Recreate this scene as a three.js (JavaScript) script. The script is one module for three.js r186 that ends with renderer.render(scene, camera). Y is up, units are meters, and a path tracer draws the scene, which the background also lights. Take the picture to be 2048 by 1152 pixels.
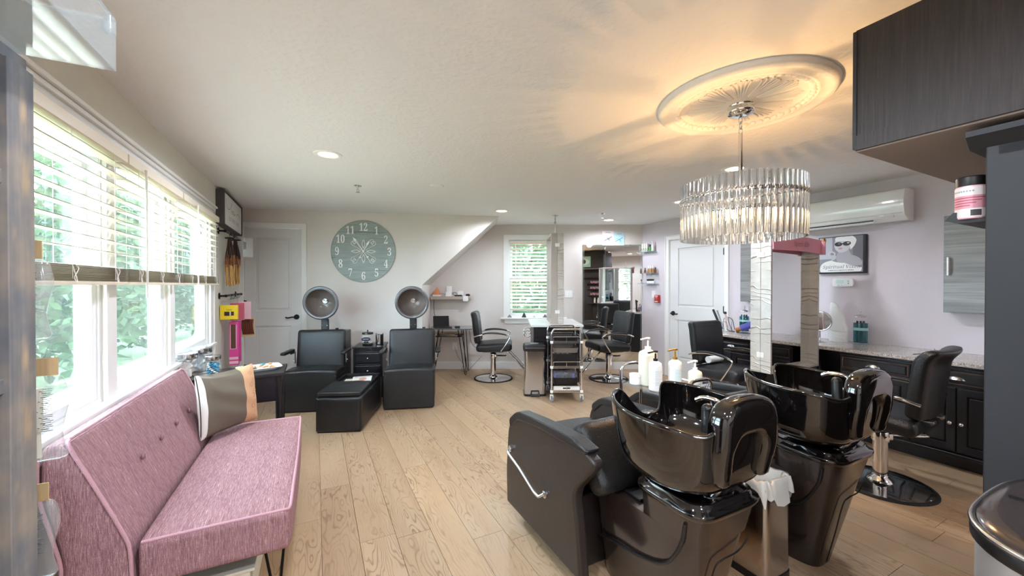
import * as THREE from 'three';
import { RoundedBoxGeometry } from 'three/addons/geometries/RoundedBoxGeometry.js';
import { TextGeometry } from 'three/addons/geometries/TextGeometry.js';
import { FontLoader } from 'three/addons/loaders/FontLoader.js';
import { mergeGeometries, mergeVertices, toCreasedNormals } from 'three/addons/utils/BufferGeometryUtils.js';

// ---------- camera, sky, exposure ----------
const scene = new THREE.Scene();
const camera = new THREE.PerspectiveCamera(73.16, 2048 / 1152, 0.05, 200);
camera.position.set(0, 1.4, 0);
camera.rotation.x = -0.0077;
const renderer = new THREE.WebGLRenderer();
renderer.toneMapping = THREE.LinearToneMapping;
renderer.toneMappingExposure = 2.85;
renderer.shadowMap.enabled = true;
const SKY = 11.5;
scene.background = new THREE.Color().setRGB(0.81 * SKY, 0.97 * SKY, 1.18 * SKY);   // even, overcast sky
const CAN_LIGHT = 3.3, BULB_LIGHT = 0.24;

// ---------- the room's own axes: u across (to the right-hand wall), v along the side walls ----------
const A = 0.4679, CA = Math.cos(A), SA = Math.sin(A);
const R = (u, v, h = 0) => new THREE.Vector3(CA * u - SA * v, h, -(SA * u + CA * v));
const UL = -0.907, UR = 4.861, ZF = -6.47, TOP = 2.4;
const ROT_L = A + Math.PI / 2, ROT_R = A - Math.PI / 2;      // things hung on the left / right wall: x to their right, z out of the wall
const RC = 0.163, CW = (s, h = 0) => new THREE.Vector3(-3.59 + s * Math.cos(RC), h, -5.1 - s * Math.sin(RC));   // points on the clock wall
const LW = (v, h, o = 0) => R(UL + o, v, h), RW = (v, h, o = 0) => R(UR - o, v, h);

// ---------- helpers ----------
let seed = 7;
const rnd = () => { seed = (seed * 1664525 + 1013904223) >>> 0; return seed / 4294967296; };
const rr = (a, b) => a + (b - a) * rnd();
const V = (x, y, z) => new THREE.Vector3(x, y, z);
const HASH = new Float32Array(65536); for (let i = 0; i < 65536; i++) HASH[i] = rnd();
const hs = (x, y) => HASH[((x * 374761 + y * 668265) ^ (y * 9176 + x * 131)) & 65535];
function nz(x, y, p = 256, q = p) {                            // value noise that repeats every p, q
  const xi = Math.floor(x), yi = Math.floor(y), fx = x - xi, fy = y - yi, m = (a, b) => ((a % b) + b) % b;
  const sx = fx * fx * (3 - 2 * fx), sy = fy * fy * (3 - 2 * fy), x0 = m(xi, p), x1 = m(xi + 1, p), y0 = m(yi, q), y1 = m(yi + 1, q);
  const a = hs(x0, y0), b = hs(x1, y0), c = hs(x0, y1), d = hs(x1, y1);
  return a + (b - a) * sx + (c - a) * sy + (a - b - c + d) * sx * sy;
}
function fbm(x, y, p, q = p, o = 4) { let s = 0, a = 0.5, t = 0; for (let i = 0; i < o; i++) { s += a * nz(x, y, p, q); t += a; x *= 2; y *= 2; p *= 2; q *= 2; a *= 0.5; } return s / t; }
const mixc = (a, b, t) => [0, 1, 2].map((i) => a[i] + (b[i] - a[i]) * t);
const cl = (x, a = 0, b = 1) => Math.min(b, Math.max(a, x));
function tex(w, h, fn, size, srgb = true, sizeY = size) {      // fn(s, t in 0..1) -> grey or [r,g,b] 0..255; size in metres covered
  const d = new Uint8Array(w * h * 4);
  for (let y = 0; y < h; y++) for (let x = 0; x < w; x++) {
    const c = fn(x / w, y / h), i = (y * w + x) * 4;
    if (typeof c === 'number') d[i] = d[i + 1] = d[i + 2] = cl(c, 0, 255); else { d[i] = cl(c[0], 0, 255); d[i + 1] = cl(c[1], 0, 255); d[i + 2] = cl(c[2], 0, 255); }
    d[i + 3] = 255;
  }
  const t = new THREE.DataTexture(d, w, h); t.wrapS = t.wrapT = THREE.RepeatWrapping; t.magFilter = THREE.LinearFilter;
  if (srgb) t.colorSpace = THREE.SRGBColorSpace;
  t.repeat.set(1 / size, 1 / sizeY); t.needsUpdate = true; return t;
}
function canvasTex(w, h, draw) {
  const c = document.createElement('canvas'); c.width = w; c.height = h; draw(c.getContext('2d'), w, h);
  const t = new THREE.CanvasTexture(c); t.colorSpace = THREE.SRGBColorSpace; return t;
}
const M = (color, roughness = 0.6, metalness = 0, x = {}) => new THREE.MeshStandardMaterial({ color, roughness, metalness, ...x });
const MP = (color, roughness, metalness, x = {}) => new THREE.MeshPhysicalMaterial({ color, roughness, metalness, ...x });

const clean = (g) => { g = g.index ? g.toNonIndexed() : g; for (const k of Object.keys(g.attributes)) if (!['position', 'normal', 'uv'].includes(k)) g.deleteAttribute(k); if (!g.attributes.normal) g.computeVertexNormals(); g.morphAttributes = {}; return g; };
function buv(g) {                                              // uv in metres, along the axes of the part
  const p = g.attributes.position, n = g.attributes.normal, uv = new Float32Array(p.count * 2);
  for (let i = 0; i < p.count; i += 3) {
    let ax = 0, ay = 0, az = 0;
    for (let k = 0; k < 3; k++) { ax += Math.abs(n.getX(i + k)); ay += Math.abs(n.getY(i + k)); az += Math.abs(n.getZ(i + k)); }
    for (let k = 0; k < 3; k++) {
      const x = p.getX(i + k), y = p.getY(i + k), z = p.getZ(i + k), j = (i + k) * 2;
      if (ay >= ax && ay >= az) { uv[j] = x; uv[j + 1] = z; } else if (ax >= az) { uv[j] = z; uv[j + 1] = y; } else { uv[j] = x; uv[j + 1] = y; }
    }
  }
  g.setAttribute('uv', new THREE.BufferAttribute(uv, 2)); return g;
}
const join = (gs) => { gs = (Array.isArray(gs) ? gs : [gs]).map(clean); if (gs.some((g) => !g.attributes.uv)) gs.forEach((g) => g.deleteAttribute('uv')); return gs.length > 1 ? mergeGeometries(gs) : gs[0]; };
const taken = {};
const numbered = (n) => { const k = (taken[n] = (taken[n] ?? -1) + 1); return k ? `${n}_${String(k).padStart(3, '0')}` : n; };
function mesh(name, gs, mat, keep) { const g = join(gs); if (!keep) buv(g); const m = new THREE.Mesh(g, mat); m.name = name; m.castShadow = m.receiveShadow = true; return m; }
function part(parent, name, gs, mat, keep, label) { const m = mesh(name, gs, mat, keep); if (label) m.userData.label = label; parent.add(m); return m; }
function thing(name, label, category, pos = V(0, 0, 0), rot = 0, group) {
  const o = new THREE.Group(); o.name = numbered(name); o.position.copy(pos); o.rotation.y = rot; o.userData = { label, category }; if (group) o.userData.group = group; scene.add(o); return o;
}
function one(name, label, category, gs, mat, pos = V(0, 0, 0), rot = 0, group, keep) {
  const o = mesh(numbered(name), gs, mat, keep); o.position.copy(pos); o.rotation.y = rot; o.userData = { label, category }; if (group) o.userData.group = group; scene.add(o); return o;
}
function copy(src, pos, rot, label) { const r = src.clone(); r.userData = { ...src.userData }; r.name = numbered(src.name.replace(/_\d{3}$/, '')); r.position.copy(pos); if (rot !== undefined) r.rotation.y = rot; if (label) r.userData.label = label; scene.add(r); return r; }
function struct(name, gs, mat, label, pos, rot, keep) { const m = mesh(name, gs, mat, keep); m.userData = { kind: 'structure', label, category: name.split('_')[0] }; if (pos) m.position.copy(pos); if (rot) m.rotation.y = rot; scene.add(m); return m; }
function structGroup(name, label, pos, rot = 0) { const o = new THREE.Group(); o.name = name; o.userData = { kind: 'structure', label, category: name.split('_')[0] }; if (pos) o.position.copy(pos); o.rotation.y = rot; scene.add(o); return o; }
// geometry
const T = (g, x = 0, y = 0, z = 0) => g.translate(x, y, z);
const RX = (g, a) => g.rotateX(a), RY = (g, a) => g.rotateY(a), RZ = (g, a) => g.rotateZ(a);
const B = (w, h, d, x = 0, y = 0, z = 0, r = 0) => T(r ? new RoundedBoxGeometry(w, h, d, 2, Math.min(r, w / 2.01, h / 2.01, d / 2.01)) : new THREE.BoxGeometry(w, h, d), x, y, z);
const CY = (r1, r2, h, x = 0, y = 0, z = 0, s = 20, ax = 'y') => { const g = new THREE.CylinderGeometry(r1, r2, h, s); if (ax === 'x') g.rotateZ(-Math.PI / 2); if (ax === 'z') g.rotateX(Math.PI / 2); return T(g, x, y, z); };
const SPH = (r, x = 0, y = 0, z = 0, sx = 1, sy = 1, sz = 1, n = 16) => T(new THREE.SphereGeometry(r, n, Math.ceil(n * 0.7)).scale(sx, sy, sz), x, y, z);
const TOR = (r, t, x = 0, y = 0, z = 0, a = 24, b = 8) => T(new THREE.TorusGeometry(r, t, b, a), x, y, z);
const LT = (pts, s = 24, x = 0, y = 0, z = 0) => T(new THREE.LatheGeometry(pts.map((p) => new THREE.Vector2(p[0], p[1])), s), x, y, z);
const TB = (pts, r, n = 24, s = 8, closed = false, tension = 0.5) => new THREE.TubeGeometry(new THREE.CatmullRomCurve3(pts.map((p) => p.isVector3 ? p : V(...p)), closed, 'catmullrom', tension), n, r, s, closed);
function BAR(a, b, r, s = 8) { const p = V(...a), q = V(...b), d = q.clone().sub(p), g = new THREE.CylinderGeometry(r, r, d.length(), s); g.applyQuaternion(new THREE.Quaternion().setFromUnitVectors(V(0, 1, 0), d.clone().normalize())); return T(g, (p.x + q.x) / 2, (p.y + q.y) / 2, (p.z + q.z) / 2); }
const POLY = (...segs) => { const g = []; for (let i = 0; i + 1 < segs.length - 1; i++) g.push(BAR(segs[i], segs[i + 1], segs[segs.length - 1])); return g; };
const shape = (pts, holes = []) => { const s = new THREE.Shape(pts.map((p) => new THREE.Vector2(...p))); for (const h of holes) s.holes.push(new THREE.Path(h.map((p) => new THREE.Vector2(...p)))); return s; };
const rect = (x0, y0, x1, y1) => [[x0, y0], [x1, y0], [x1, y1], [x0, y1]];
function EX(pts, depth, bevel = 0, holes = [], n = 12) { return new THREE.ExtrudeGeometry(pts.isShape ? pts : shape(pts, holes), { depth: Math.max(depth - 2 * bevel, 1e-4), bevelEnabled: bevel > 0, bevelThickness: bevel, bevelSize: bevel, bevelOffset: -bevel, bevelSegments: bevel > 0.008 ? 4 : 2, curveSegments: n }).translate(0, 0, bevel); }
function roundPoly(pts, r, n = 5) {                            // rounds the corners of a polygon
  const out = [];
  pts.forEach((p, i) => {
    const a = pts[(i + pts.length - 1) % pts.length], b = pts[(i + 1) % pts.length], rad = p[2] ?? r;
    const da = [a[0] - p[0], a[1] - p[1]], db = [b[0] - p[0], b[1] - p[1]], la = Math.hypot(...da), lb = Math.hypot(...db), k = Math.min(rad, la * 0.49, lb * 0.49);
    const s = [p[0] + da[0] / la * k, p[1] + da[1] / la * k], e = [p[0] + db[0] / lb * k, p[1] + db[1] / lb * k];
    for (let j = 0; j <= n; j++) { const t = j / n; out.push([(1 - t) * (1 - t) * s[0] + 2 * t * (1 - t) * p[0] + t * t * e[0], (1 - t) * (1 - t) * s[1] + 2 * t * (1 - t) * p[1] + t * t * e[1]]); }
  });
  return out;
}
function rbox(w, h, d, r, n = 12, warp) {                      // finely divided rounded box, for cushions; warp(p) moves each point
  const g = new THREE.BoxGeometry(w, h, d, n, n, n), p = g.attributes.position, q = V(0, 0, 0), c = V(0, 0, 0), half = [w / 2, h / 2, d / 2];
  const spread = (x, H) => { const k = x / H; return H * (Math.sign(k) * Math.pow(Math.abs(k), 0.62)); };
  for (let i = 0; i < p.count; i++) {
    q.set(spread(p.getX(i), half[0]), spread(p.getY(i), half[1]), spread(p.getZ(i), half[2]));
    c.set(cl(q.x, -half[0] + r, half[0] - r), cl(q.y, -half[1] + r, half[1] - r), cl(q.z, -half[2] + r, half[2] - r));
    q.sub(c); if (q.lengthSq() > 0) q.setLength(Math.min(r, q.length() > 0 ? r : 0)); q.add(c);
    if (warp) warp(q, half);
    p.setXYZ(i, q.x, q.y, q.z);
  }
  g.deleteAttribute('uv'); g.deleteAttribute('normal'); const m = mergeVertices(g, 1e-5); m.computeVertexNormals(); return m;
}
function grid(nu, nv, fn, closeU = false) {                    // surface from fn(s, t) -> [x,y,z]
  const pos = [], idx = [];
  for (let j = 0; j <= nv; j++) for (let i = 0; i <= nu; i++) pos.push(...fn(closeU && i === nu ? 0 : i / nu, j / nv));
  for (let j = 0; j < nv; j++) for (let i = 0; i < nu; i++) { const a = j * (nu + 1) + i, b = a + 1, c = a + nu + 1, d = c + 1; idx.push(a, c, b, b, c, d); }
  const g = new THREE.BufferGeometry(); g.setAttribute('position', new THREE.Float32BufferAttribute(pos, 3)); g.setIndex(idx);
  const m = mergeVertices(g, 1e-6); m.computeVertexNormals(); return m;
}
function loft(rings, cap = true) {                             // closed rings of equal length, bottom to top
  const n = rings[0].length, g = grid(n, rings.length - 1, (s, t) => rings[Math.round(t * (rings.length - 1))][Math.round(s * n) % n], true), out = [g];
  if (cap) for (const k of [0, rings.length - 1]) { const c = rings[k].reduce((a, p) => a.map((x, i) => x + p[i] / n), [0, 0, 0]), pos = []; for (let i = 0; i < n; i++) { const a = rings[k][i], b = rings[k][(i + 1) % n]; pos.push(...c, ...(k ? b : a), ...(k ? a : b)); } const f = new THREE.BufferGeometry(); f.setAttribute('position', new THREE.Float32BufferAttribute(pos, 3)); f.computeVertexNormals(); out.push(f); }
  return out;
}
const sup = (a, b, y, n = 40, e = 4, cx = 0, cz = 0) => Array.from({ length: n }, (_, i) => { const t = -i / n * Math.PI * 2, c = Math.cos(t), s = Math.sin(t); return [cx + a * Math.sign(c) * Math.abs(c) ** (2 / e), y, cz + b * Math.sign(s) * Math.abs(s) ** (2 / e)]; });
// a flat print (uv 0..1), facing +z
const PR = (w, h, x = 0, y = 0, z = 0) => T(new THREE.PlaneGeometry(w, h), x, y, z);
// ---------- materials ----------
const bumpFine = tex(256, 256, (s, t) => 255 * fbm(s * 32, t * 32, 32, 32, 3), 0.25, false);
const bumpCoarse = tex(512, 512, (s, t) => { const a = fbm(s * 48, t * 48, 48, 48, 3), b = fbm(s * 9 + 5, t * 9, 9, 9, 3); return 255 * cl(0.5 + (a - 0.5) * (0.6 + b) * 1.6); }, 0.9, false);
const mottle = (base, amp, n = 6) => tex(256, 256, (s, t) => { const k = (fbm(s * n, t * n, n, n, 5) - 0.5) * amp; return base.map((c) => c + k); }, 2.2);
const oakTex = tex(1024, 2048, (s, t) => {
  // long boards' grain: rings stretched along t
  const w = fbm(s * 7, t * 4, 7, 4, 4), ring = s * 30 + w * 16 + fbm(s * 3 + 9, t * 2, 3, 2, 3) * 7, r = ring - Math.floor(ring);
  const line = Math.max(0, 1 - Math.abs(r - 0.5) * (4.2 + 5 * nz(s * 12, t * 6, 12, 6)));
  const pore = Math.max(0, nz(s * 260, t * 30, 260, 30) - 0.62) * 1.4, patch = fbm(s * 4 + 3, t * 5, 4, 5, 3);
  const k = line * cl((patch - 0.34) * 2.6) * 0.72 + pore * 0.28;
  const c = mixc([219, 190, 156], [203, 170, 134], cl((fbm(s * 5 + 2, t * 3 + 1, 5, 3, 4) - 0.25) * 1.6));
  return mixc(c, [134, 104, 78], cl(k));
}, 0.95, true, 2.6);
const weather = tex(512, 512, (s, t) => {
  const g = fbm(s * 40, t * 3, 40, 3, 4), p = fbm(s * 4, t * 5 + 2, 4, 5, 4);
  let c = mixc([104, 106, 110], [150, 136, 120], cl((p - 0.35) * 2.6)); c = mixc(c, [176, 150, 118], cl((fbm(s * 9, t * 4, 9, 4, 4) - 0.58) * 5));
  return c.map((x) => x * (0.88 + 0.24 * g));
}, 0.55);
const darkWood = tex(512, 512, (s, t) => { const g = fbm(s * 70, t * 3, 70, 3, 4), f = nz(s * 200, t * 12, 200, 12); const k = 0.75 + 0.5 * g + 0.2 * (f - 0.5); return [46 * k, 39 * k, 37 * k]; }, 0.5);
const darkBump = tex(512, 512, (s, t) => 255 * (0.6 * fbm(s * 90, t * 4, 90, 4, 4) + 0.4 * nz(s * 240, t * 14, 240, 14)), 0.5, false);
const greyBoard = tex(512, 512, (s, t) => { const band = hs(Math.floor(t * 5), 17), g = fbm(s * 3, t * 70, 3, 70, 4), k = 0.78 + 0.34 * g + 0.16 * band; return [132 * k, 131 * k, 129 * k]; }, 0.8);
const granite = tex(512, 512, (s, t) => { const a = nz(s * 120, t * 120, 120), b = nz(s * 64 + 7, t * 64, 64), c = fbm(s * 10, t * 10, 10); if (a > 0.78) return [92, 84, 80]; if (b > 0.8) return [232, 226, 220]; return mixc([168, 158, 150], [206, 198, 190], c); }, 0.4);
const pinkTex = tex(512, 512, (s, t) => {
  const st = nz(s * 128, t * 10, 128, 10), st2 = nz(s * 256, t * 22 + 9, 256, 22), w = nz(s * 200, t * 200, 200);
  const k = 0.55 * st + 0.45 * st2; let c = mixc([138, 97, 104], [184, 145, 147], cl((k - 0.22) * 1.9)); c = mixc(c, [124, 98, 122], cl((st2 - 0.72) * 2.6)); c = mixc(c, [228, 204, 190], cl((nz(s * 170 + 3, t * 14, 170, 14) - 0.78) * 3));
  return c.map((x) => x * (0.93 + 0.14 * w));
}, 0.22);
const pinkBump = tex(256, 256, (s, t) => 255 * (0.5 * nz(s * 90, t * 12, 90, 12) + 0.5 * nz(s * 100, t * 100, 100)), 0.2, false);
const crackle = tex(512, 512, (s, t) => {                      // crinkled silver wrap: creases mostly across the board
  const w = fbm(s * 5, t * 7, 5, 7, 3) * 2.2, f = t * 16 + w, r = Math.abs(f - Math.round(f)), on = cl((nz(s * 4, Math.round(f) * 1.0, 4, 16) - 0.4) * 4);
  return 120 + 135 * on * Math.max(0, 1 - r * 9) + 50 * (fbm(s * 14, t * 14, 14) - 0.5);
}, 0.62, false);
const silverTex = tex(256, 256, (s, t) => mixc([188, 180, 170], [216, 213, 208], fbm(s * 6, t * 6, 6)), 0.5);
const leatherBump = tex(256, 256, (s, t) => 255 * cl(0.5 + (fbm(s * 46, t * 46, 46, 46, 2) - 0.5) * 1.7), 0.11, false);
const wornLeather = tex(256, 256, (s, t) => mixc([22, 21, 22], [46, 42, 40], cl((fbm(s * 7, t * 7, 7, 7, 5) - 0.4) * 2)), 0.6);
const brushed = tex(256, 256, (s, t) => 105 + 70 * nz(s * 220, t * 3, 220, 3), 0.3, false);
const cardTex = tex(128, 128, (s, t) => [186 + 14 * nz(s * 64, t * 5, 64, 5), 158 + 12 * nz(s * 64, t * 5, 64, 5), 122], 0.3);
const clockTex = tex(256, 256, (s, t) => { const k = 0.9 + 0.22 * fbm(s * 4, t * 60, 4, 60, 4); return [150 * k, 160 * k, 156 * k]; }, 0.5);

const m = {
  ceil: M(0xeceae8, 0.95, 0, { bumpMap: bumpCoarse, bumpScale: 0.0014 }),
  wall: M(0xffffff, 0.9, 0, { map: mottle([221, 213, 206], 5), bumpMap: bumpFine, bumpScale: 0.0006 }),
  wallL: M(0xffffff, 0.9, 0, { map: mottle([224, 219, 206], 5), bumpMap: bumpFine, bumpScale: 0.0006 }),
  wallR: M(0xffffff, 0.9, 0, { map: mottle([214, 205, 209], 5), bumpMap: bumpFine, bumpScale: 0.0006 }),
  trim: M(0xeeece8, 0.45), door: M(0xdedcda, 0.42), vinyl: M(0xf1f3f3, 0.35), sill: M(0xf0efec, 0.4),
  slat: M(0xecdfc9, 0.4), cord: M(0xeeebe4, 0.8),
  floorBase: M(0xa07a56, 0.8),
  leather: M(0x1b1c1e, 0.32, 0, { bumpMap: leatherBump, bumpScale: 0.0006 }),
  leatherWorn: M(0xffffff, 0.34, 0, { map: wornLeather, bumpMap: leatherBump, bumpScale: 0.0006 }),
  vinylBrown: M(0x2b2523, 0.34, 0, { bumpMap: leatherBump, bumpScale: 0.0004 }),
  gloss: MP(0x0d0b0b, 0.08, 0, { clearcoat: 1, clearcoatRoughness: 0.03 }),
  shell: MP(0x2c2320, 0.2, 0, { clearcoat: 0.6, clearcoatRoughness: 0.12 }),
  chrome: M(0xe6e6e8, 0.08, 1), chromeSoft: M(0xcfd0d2, 0.25, 1), steelSatin: M(0xd0d0d2, 0.55, 1), steel: M(0xc2c2c4, 0.34, 1, { roughnessMap: brushed }), blackMetal: M(0x141414, 0.42, 0.6), pipe: M(0x1a1918, 0.5, 0.5),
  plastic: M(0x141416, 0.4), rubber: M(0x17181a, 0.75), whitePlastic: M(0xf0f0ee, 0.32), greyPlastic: M(0x909396, 0.3, 0.35),
  espresso: M(0x16161b, 0.28, 0), espresso2: M(0x1c1a1d, 0.36), edgeWorn: M(0x6b4a34, 0.5),
  dark: M(0xffffff, 0.5, 0, { map: darkWood, bumpMap: darkBump, bumpScale: 0.0007 }), darkBottom: M(0x9c8f87, 0.6),
  greyWood: M(0xffffff, 0.38, 0, { map: greyBoard }), weather: M(0xffffff, 0.75, 0, { map: weather }),
  granite: M(0xffffff, 0.16, 0, { map: granite }), marble: M(0xe4e4e0, 0.2),
  pink: M(0xffffff, 0.92, 0, { map: pinkTex, bumpMap: pinkBump, bumpScale: 0.0022 }), pinkPipe: M(0xc69aa4, 0.9, 0, { bumpMap: pinkBump, bumpScale: 0.002 }),
  mirror: M(0xf3f6f5, 0.015, 1), silver: M(0xffffff, 0.36, 0.25, { map: silverTex, bumpMap: crackle, bumpScale: 0.012 }), boardGrey: M(0xffffff, 0.6, 0, { map: mottle([176, 166, 156], 34, 9) }),
  pane: MP(0xffffff, 0.02, 0, { transmission: 1, thickness: 0, ior: 1.5 }),
  screen: MP(0xd4dad8, 0.12, 0, { transmission: 1, thickness: 0, ior: 1.02 }),
  glass: MP(0xffffff, 0.03, 0, { transmission: 1, thickness: 0, ior: 1.45 }),
  rod: MP(0xffffff, 0.04, 0, { transmission: 1, thickness: 0.02, ior: 1.5 }),
  acrylic: MP(0xf4f8fa, 0.05, 0, { transmission: 0.93, thickness: 0, ior: 1.49 }), bag: MP(0xf3f4f4, 0.12, 0, { transmission: 0.88, thickness: 0, ior: 1.45 }),
  smoke: MP(0xa89c94, 0.06, 0, { transmission: 0.6, thickness: 0, ior: 1.5 }),
  blueLiquid: MP(0x3aa6b0, 0.05, 0, { transmission: 0.8, thickness: 0, ior: 1.33 }), blueBeads: M(0x3f9cc0, 0.3),
  white: M(0xf2f0ec, 0.4), paper: M(0xf3f1ee, 0.8), cream: M(0xe8e2cf, 0.45), gold: M(0xc9963f, 0.3, 0.8), red: M(0xb5352f, 0.45), yellow: M(0xf0d21c, 0.45), magenta: M(0xe0489a, 0.45), palePink: M(0xf0c2cc, 0.6), tan: M(0xd8b98a, 0.6),
  lampGlow: M(0xfff4e0, 0.5, 0, { emissive: 0xffe2b4, emissiveIntensity: 2.6 }), bulb: M(0xffffff, 0.3, 0, { emissive: 0xffd69a, emissiveIntensity: 11 }),
  hairDark: M(0x3a2018, 0.5), hairBlond: M(0xc79a5a, 0.5), card: M(0xffffff, 0.8, 0, { map: cardTex }), purple: M(0x4a4a9c, 0.3), salt: M(0xd98a5c, 0.6),
  clock: M(0xffffff, 0.6, 0, { map: clockTex }), taupe: MP(0x6f6557, 0.4, 0, { sheen: 0.4, sheenRoughness: 0.4 }), cushionWhite: M(0xefeae2, 0.8), peach: M(0xd9ab84, 0.8),
};
const oak = [[1, 1, 1], [0.94, 0.93, 0.92], [1.04, 1.02, 0.98], [0.9, 0.88, 0.86], [0.98, 0.95, 0.9]].map((c) => { const k = M(0xffffff, 0.42, 0, { map: oakTex }); k.color.setRGB(...c.map((x) => x * 0.74)); return k; });
const print = (w, h, draw, rough = 0.6) => M(0xffffff, rough, 0, { map: canvasTex(w, h, draw) });
// ---------- structure ----------
const flat = (uvz) => uvz;                                     // (x, z) outline of the house at floor level
const corner = (u, z) => [(u - SA * -z) / CA, z];              // where the line u = const meets depth z
const p0 = R(UL - 0.16, -2.36), p1 = R(UR + 0.14, -2.36), p2 = corner(UR + 0.14, ZF - 0.15), p3 = corner(UL - 0.16, ZF - 0.15);
const outline = [[p0.x, p0.z], [p1.x, p1.z], p2, p3];
const slab = (y, t) => RX(EX(outline.map(([x, z]) => [x, -z]), t), -Math.PI / 2).translate(0, y, 0);
const ceiling = struct('ceiling', slab(TOP, 0.12), m.ceil, 'white lightly textured ceiling over the whole salon');
const floor = struct('floor', slab(-0.14, 0.12), m.floorBase, 'light oak plank floor running toward the clock wall');
{ // oak planks, each its own board, laid along v
  const W = 0.186; let row = 0;
  for (let u = UL; u < UR - 0.02; u += W, row++) {
    const w = Math.min(W, UR - u), uc = u + w / 2;
    const end = (6.47 + 0.02 - SA * uc) / CA;
    let v = -1.1, first = rr(0.3, 2.2);
    while (v < end) {
      const L = Math.min(first || rr(1.1, 2.3), end - v); first = 0; if (L < 0.05) break;
      const g = clean(B(w - 0.0022, 0.02, L - 0.0022)), uv = g.attributes.uv, p = g.attributes.position, o = rnd(), q = rnd() * 2.6, fl = rnd() < 0.5 ? 1 : -1;
      for (let i = 0; i < uv.count; i++) uv.setXY(i, p.getX(i) * fl + o * 0.95, p.getZ(i) + q);
      const b = new THREE.Mesh(g, oak[Math.floor(rnd() * oak.length)]); b.name = 'plank'; b.castShadow = b.receiveShadow = true;
      b.position.copy(R(uc, v + L / 2, -0.01)); b.rotation.y = A; floor.add(b); v += L;
    }
  }
  const g = clean(B(UR - UL, 0.02, 2.3)), p = g.attributes.position, uv = g.attributes.uv; for (let i = 0; i < uv.count; i++) uv.setXY(i, p.getX(i), p.getZ(i));
  const b = new THREE.Mesh(g, oak[0]); b.name = 'rear_boards'; b.position.copy(R((UL + UR) / 2, -1.15 - 0.05 - 1.05 + 0.0, -0.0105)); b.rotation.y = A; b.receiveShadow = true; floor.add(b);
}
const WIN = [[1.62, 2.53], [2.62, 3.42], [3.53, 4.56]], SILL = 0.84, HEAD = 2.02;
{ // walls
  const e = 6.9;
  struct('wall_left', T(EX(rect(-2.36, -0.14, e, TOP), 0.1, 0, WIN.map(([a, b]) => rect(a, SILL, b, HEAD))), 0, 0, -0.1), m.wallL, 'pale cream wall with the row of three windows', R(UL, 0), ROT_L);
  struct('wall_right', T(EX(rect(-2.36, -0.14, 4.86, TOP), 0.14, 0, [rect(3.34, -0.02, 4.24, 2.09)]), 0, 0, 0), m.wallR, 'pale lavender wall behind the long counter', R(UR, 0), A + Math.PI / 2);
  struct('wall_rear', B(6.2, TOP + 0.14, 0.12, 2, TOP / 2 - 0.07, 0), m.wall, 'plain pale wall behind the reception shelves', R(0, -2.3), A);
  struct('wall_back', T(EX([[-0.01, -0.14], [2.351, -0.14], [2.351, 1.4], [3.446, TOP], [-0.01, TOP]], 0.12, 0, [rect(0.067, -0.02, 0.767, 2.16)]), 0, 0, -0.12), m.wall, 'warm grey wall with the round clock and a slanted edge', CW(0), RC);
  struct('wall_far', T(EX(rect(-1.6, -0.14, 2.4, TOP), 0.14, 0, [rect(-0.06, 0.86, 0.78, 2.15)]), 0, 0, -0.14), m.wall, 'warm grey wall with a window and a tall mirror', V(0, 0, ZF));
  // slanted soffit over the desk nook and the nook's side
  const quad = (a, b, c, d) => { const g = new THREE.BufferGeometry(); g.setAttribute('position', new THREE.Float32BufferAttribute([...a, ...b, ...c, ...a, ...c, ...d], 3)); g.computeVertexNormals(); return g; };
  const back = ZF - 0.01, a = CW(2.351), b = CW(3.446), k = (p, y, o = 0) => [p.x - o, y, p.z - 0.004];
  struct('ceiling_slope', [quad(k(a, 1.4), [-1.36, 1.4, back], [-0.28, TOP, back], k(b, TOP)), quad(k(a, 1.42, 0.02), k(b, 2.42, 0.02), [-0.3, 2.42, back], [-1.38, 1.42, back])], m.wall, 'slanted soffit above the desk nook');
  struct('wall_nook', [quad(k(a, -0.02), [-1.36, -0.02, back], [-1.36, 1.4, back], k(a, 1.4)), quad(k(a, -0.02, 0.02), k(a, 1.4, 0.02), [-1.38, 1.4, back], [-1.38, -0.02, back])], m.wall, 'short side wall of the desk nook');
}
{ // baseboards
  struct('baseboard_far', [B(3.52, 0.11, 0.016, 0.41, 0.055, ZF + 0.008), B(3.52, 0.014, 0.01, 0.41, 0.117, ZF + 0.005)], m.trim, 'white baseboard below window and tall mirror');
  struct('baseboard_right', [B(0.42, 0.11, 0.016, 4.56 - 0.0, 0.055, -0.008), B(0.42, 0.014, 0.01, 4.56, 0.117, -0.005)], m.trim, 'short white baseboard beside the lavender wall door', R(UR, 0), A + Math.PI / 2);
  struct('baseboard_back', [B(1.5, 0.11, 0.016, 1.6, 0.055, 0.008)], m.trim, 'white baseboard behind the dryer chairs', CW(0), RC);
  struct('baseboard_left', [B(8.1, 0.11, 0.016, 2.1, 0.055, 0.008)], m.trim, 'white baseboard under the row of windows', R(UL, 0), ROT_L);
}
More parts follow.
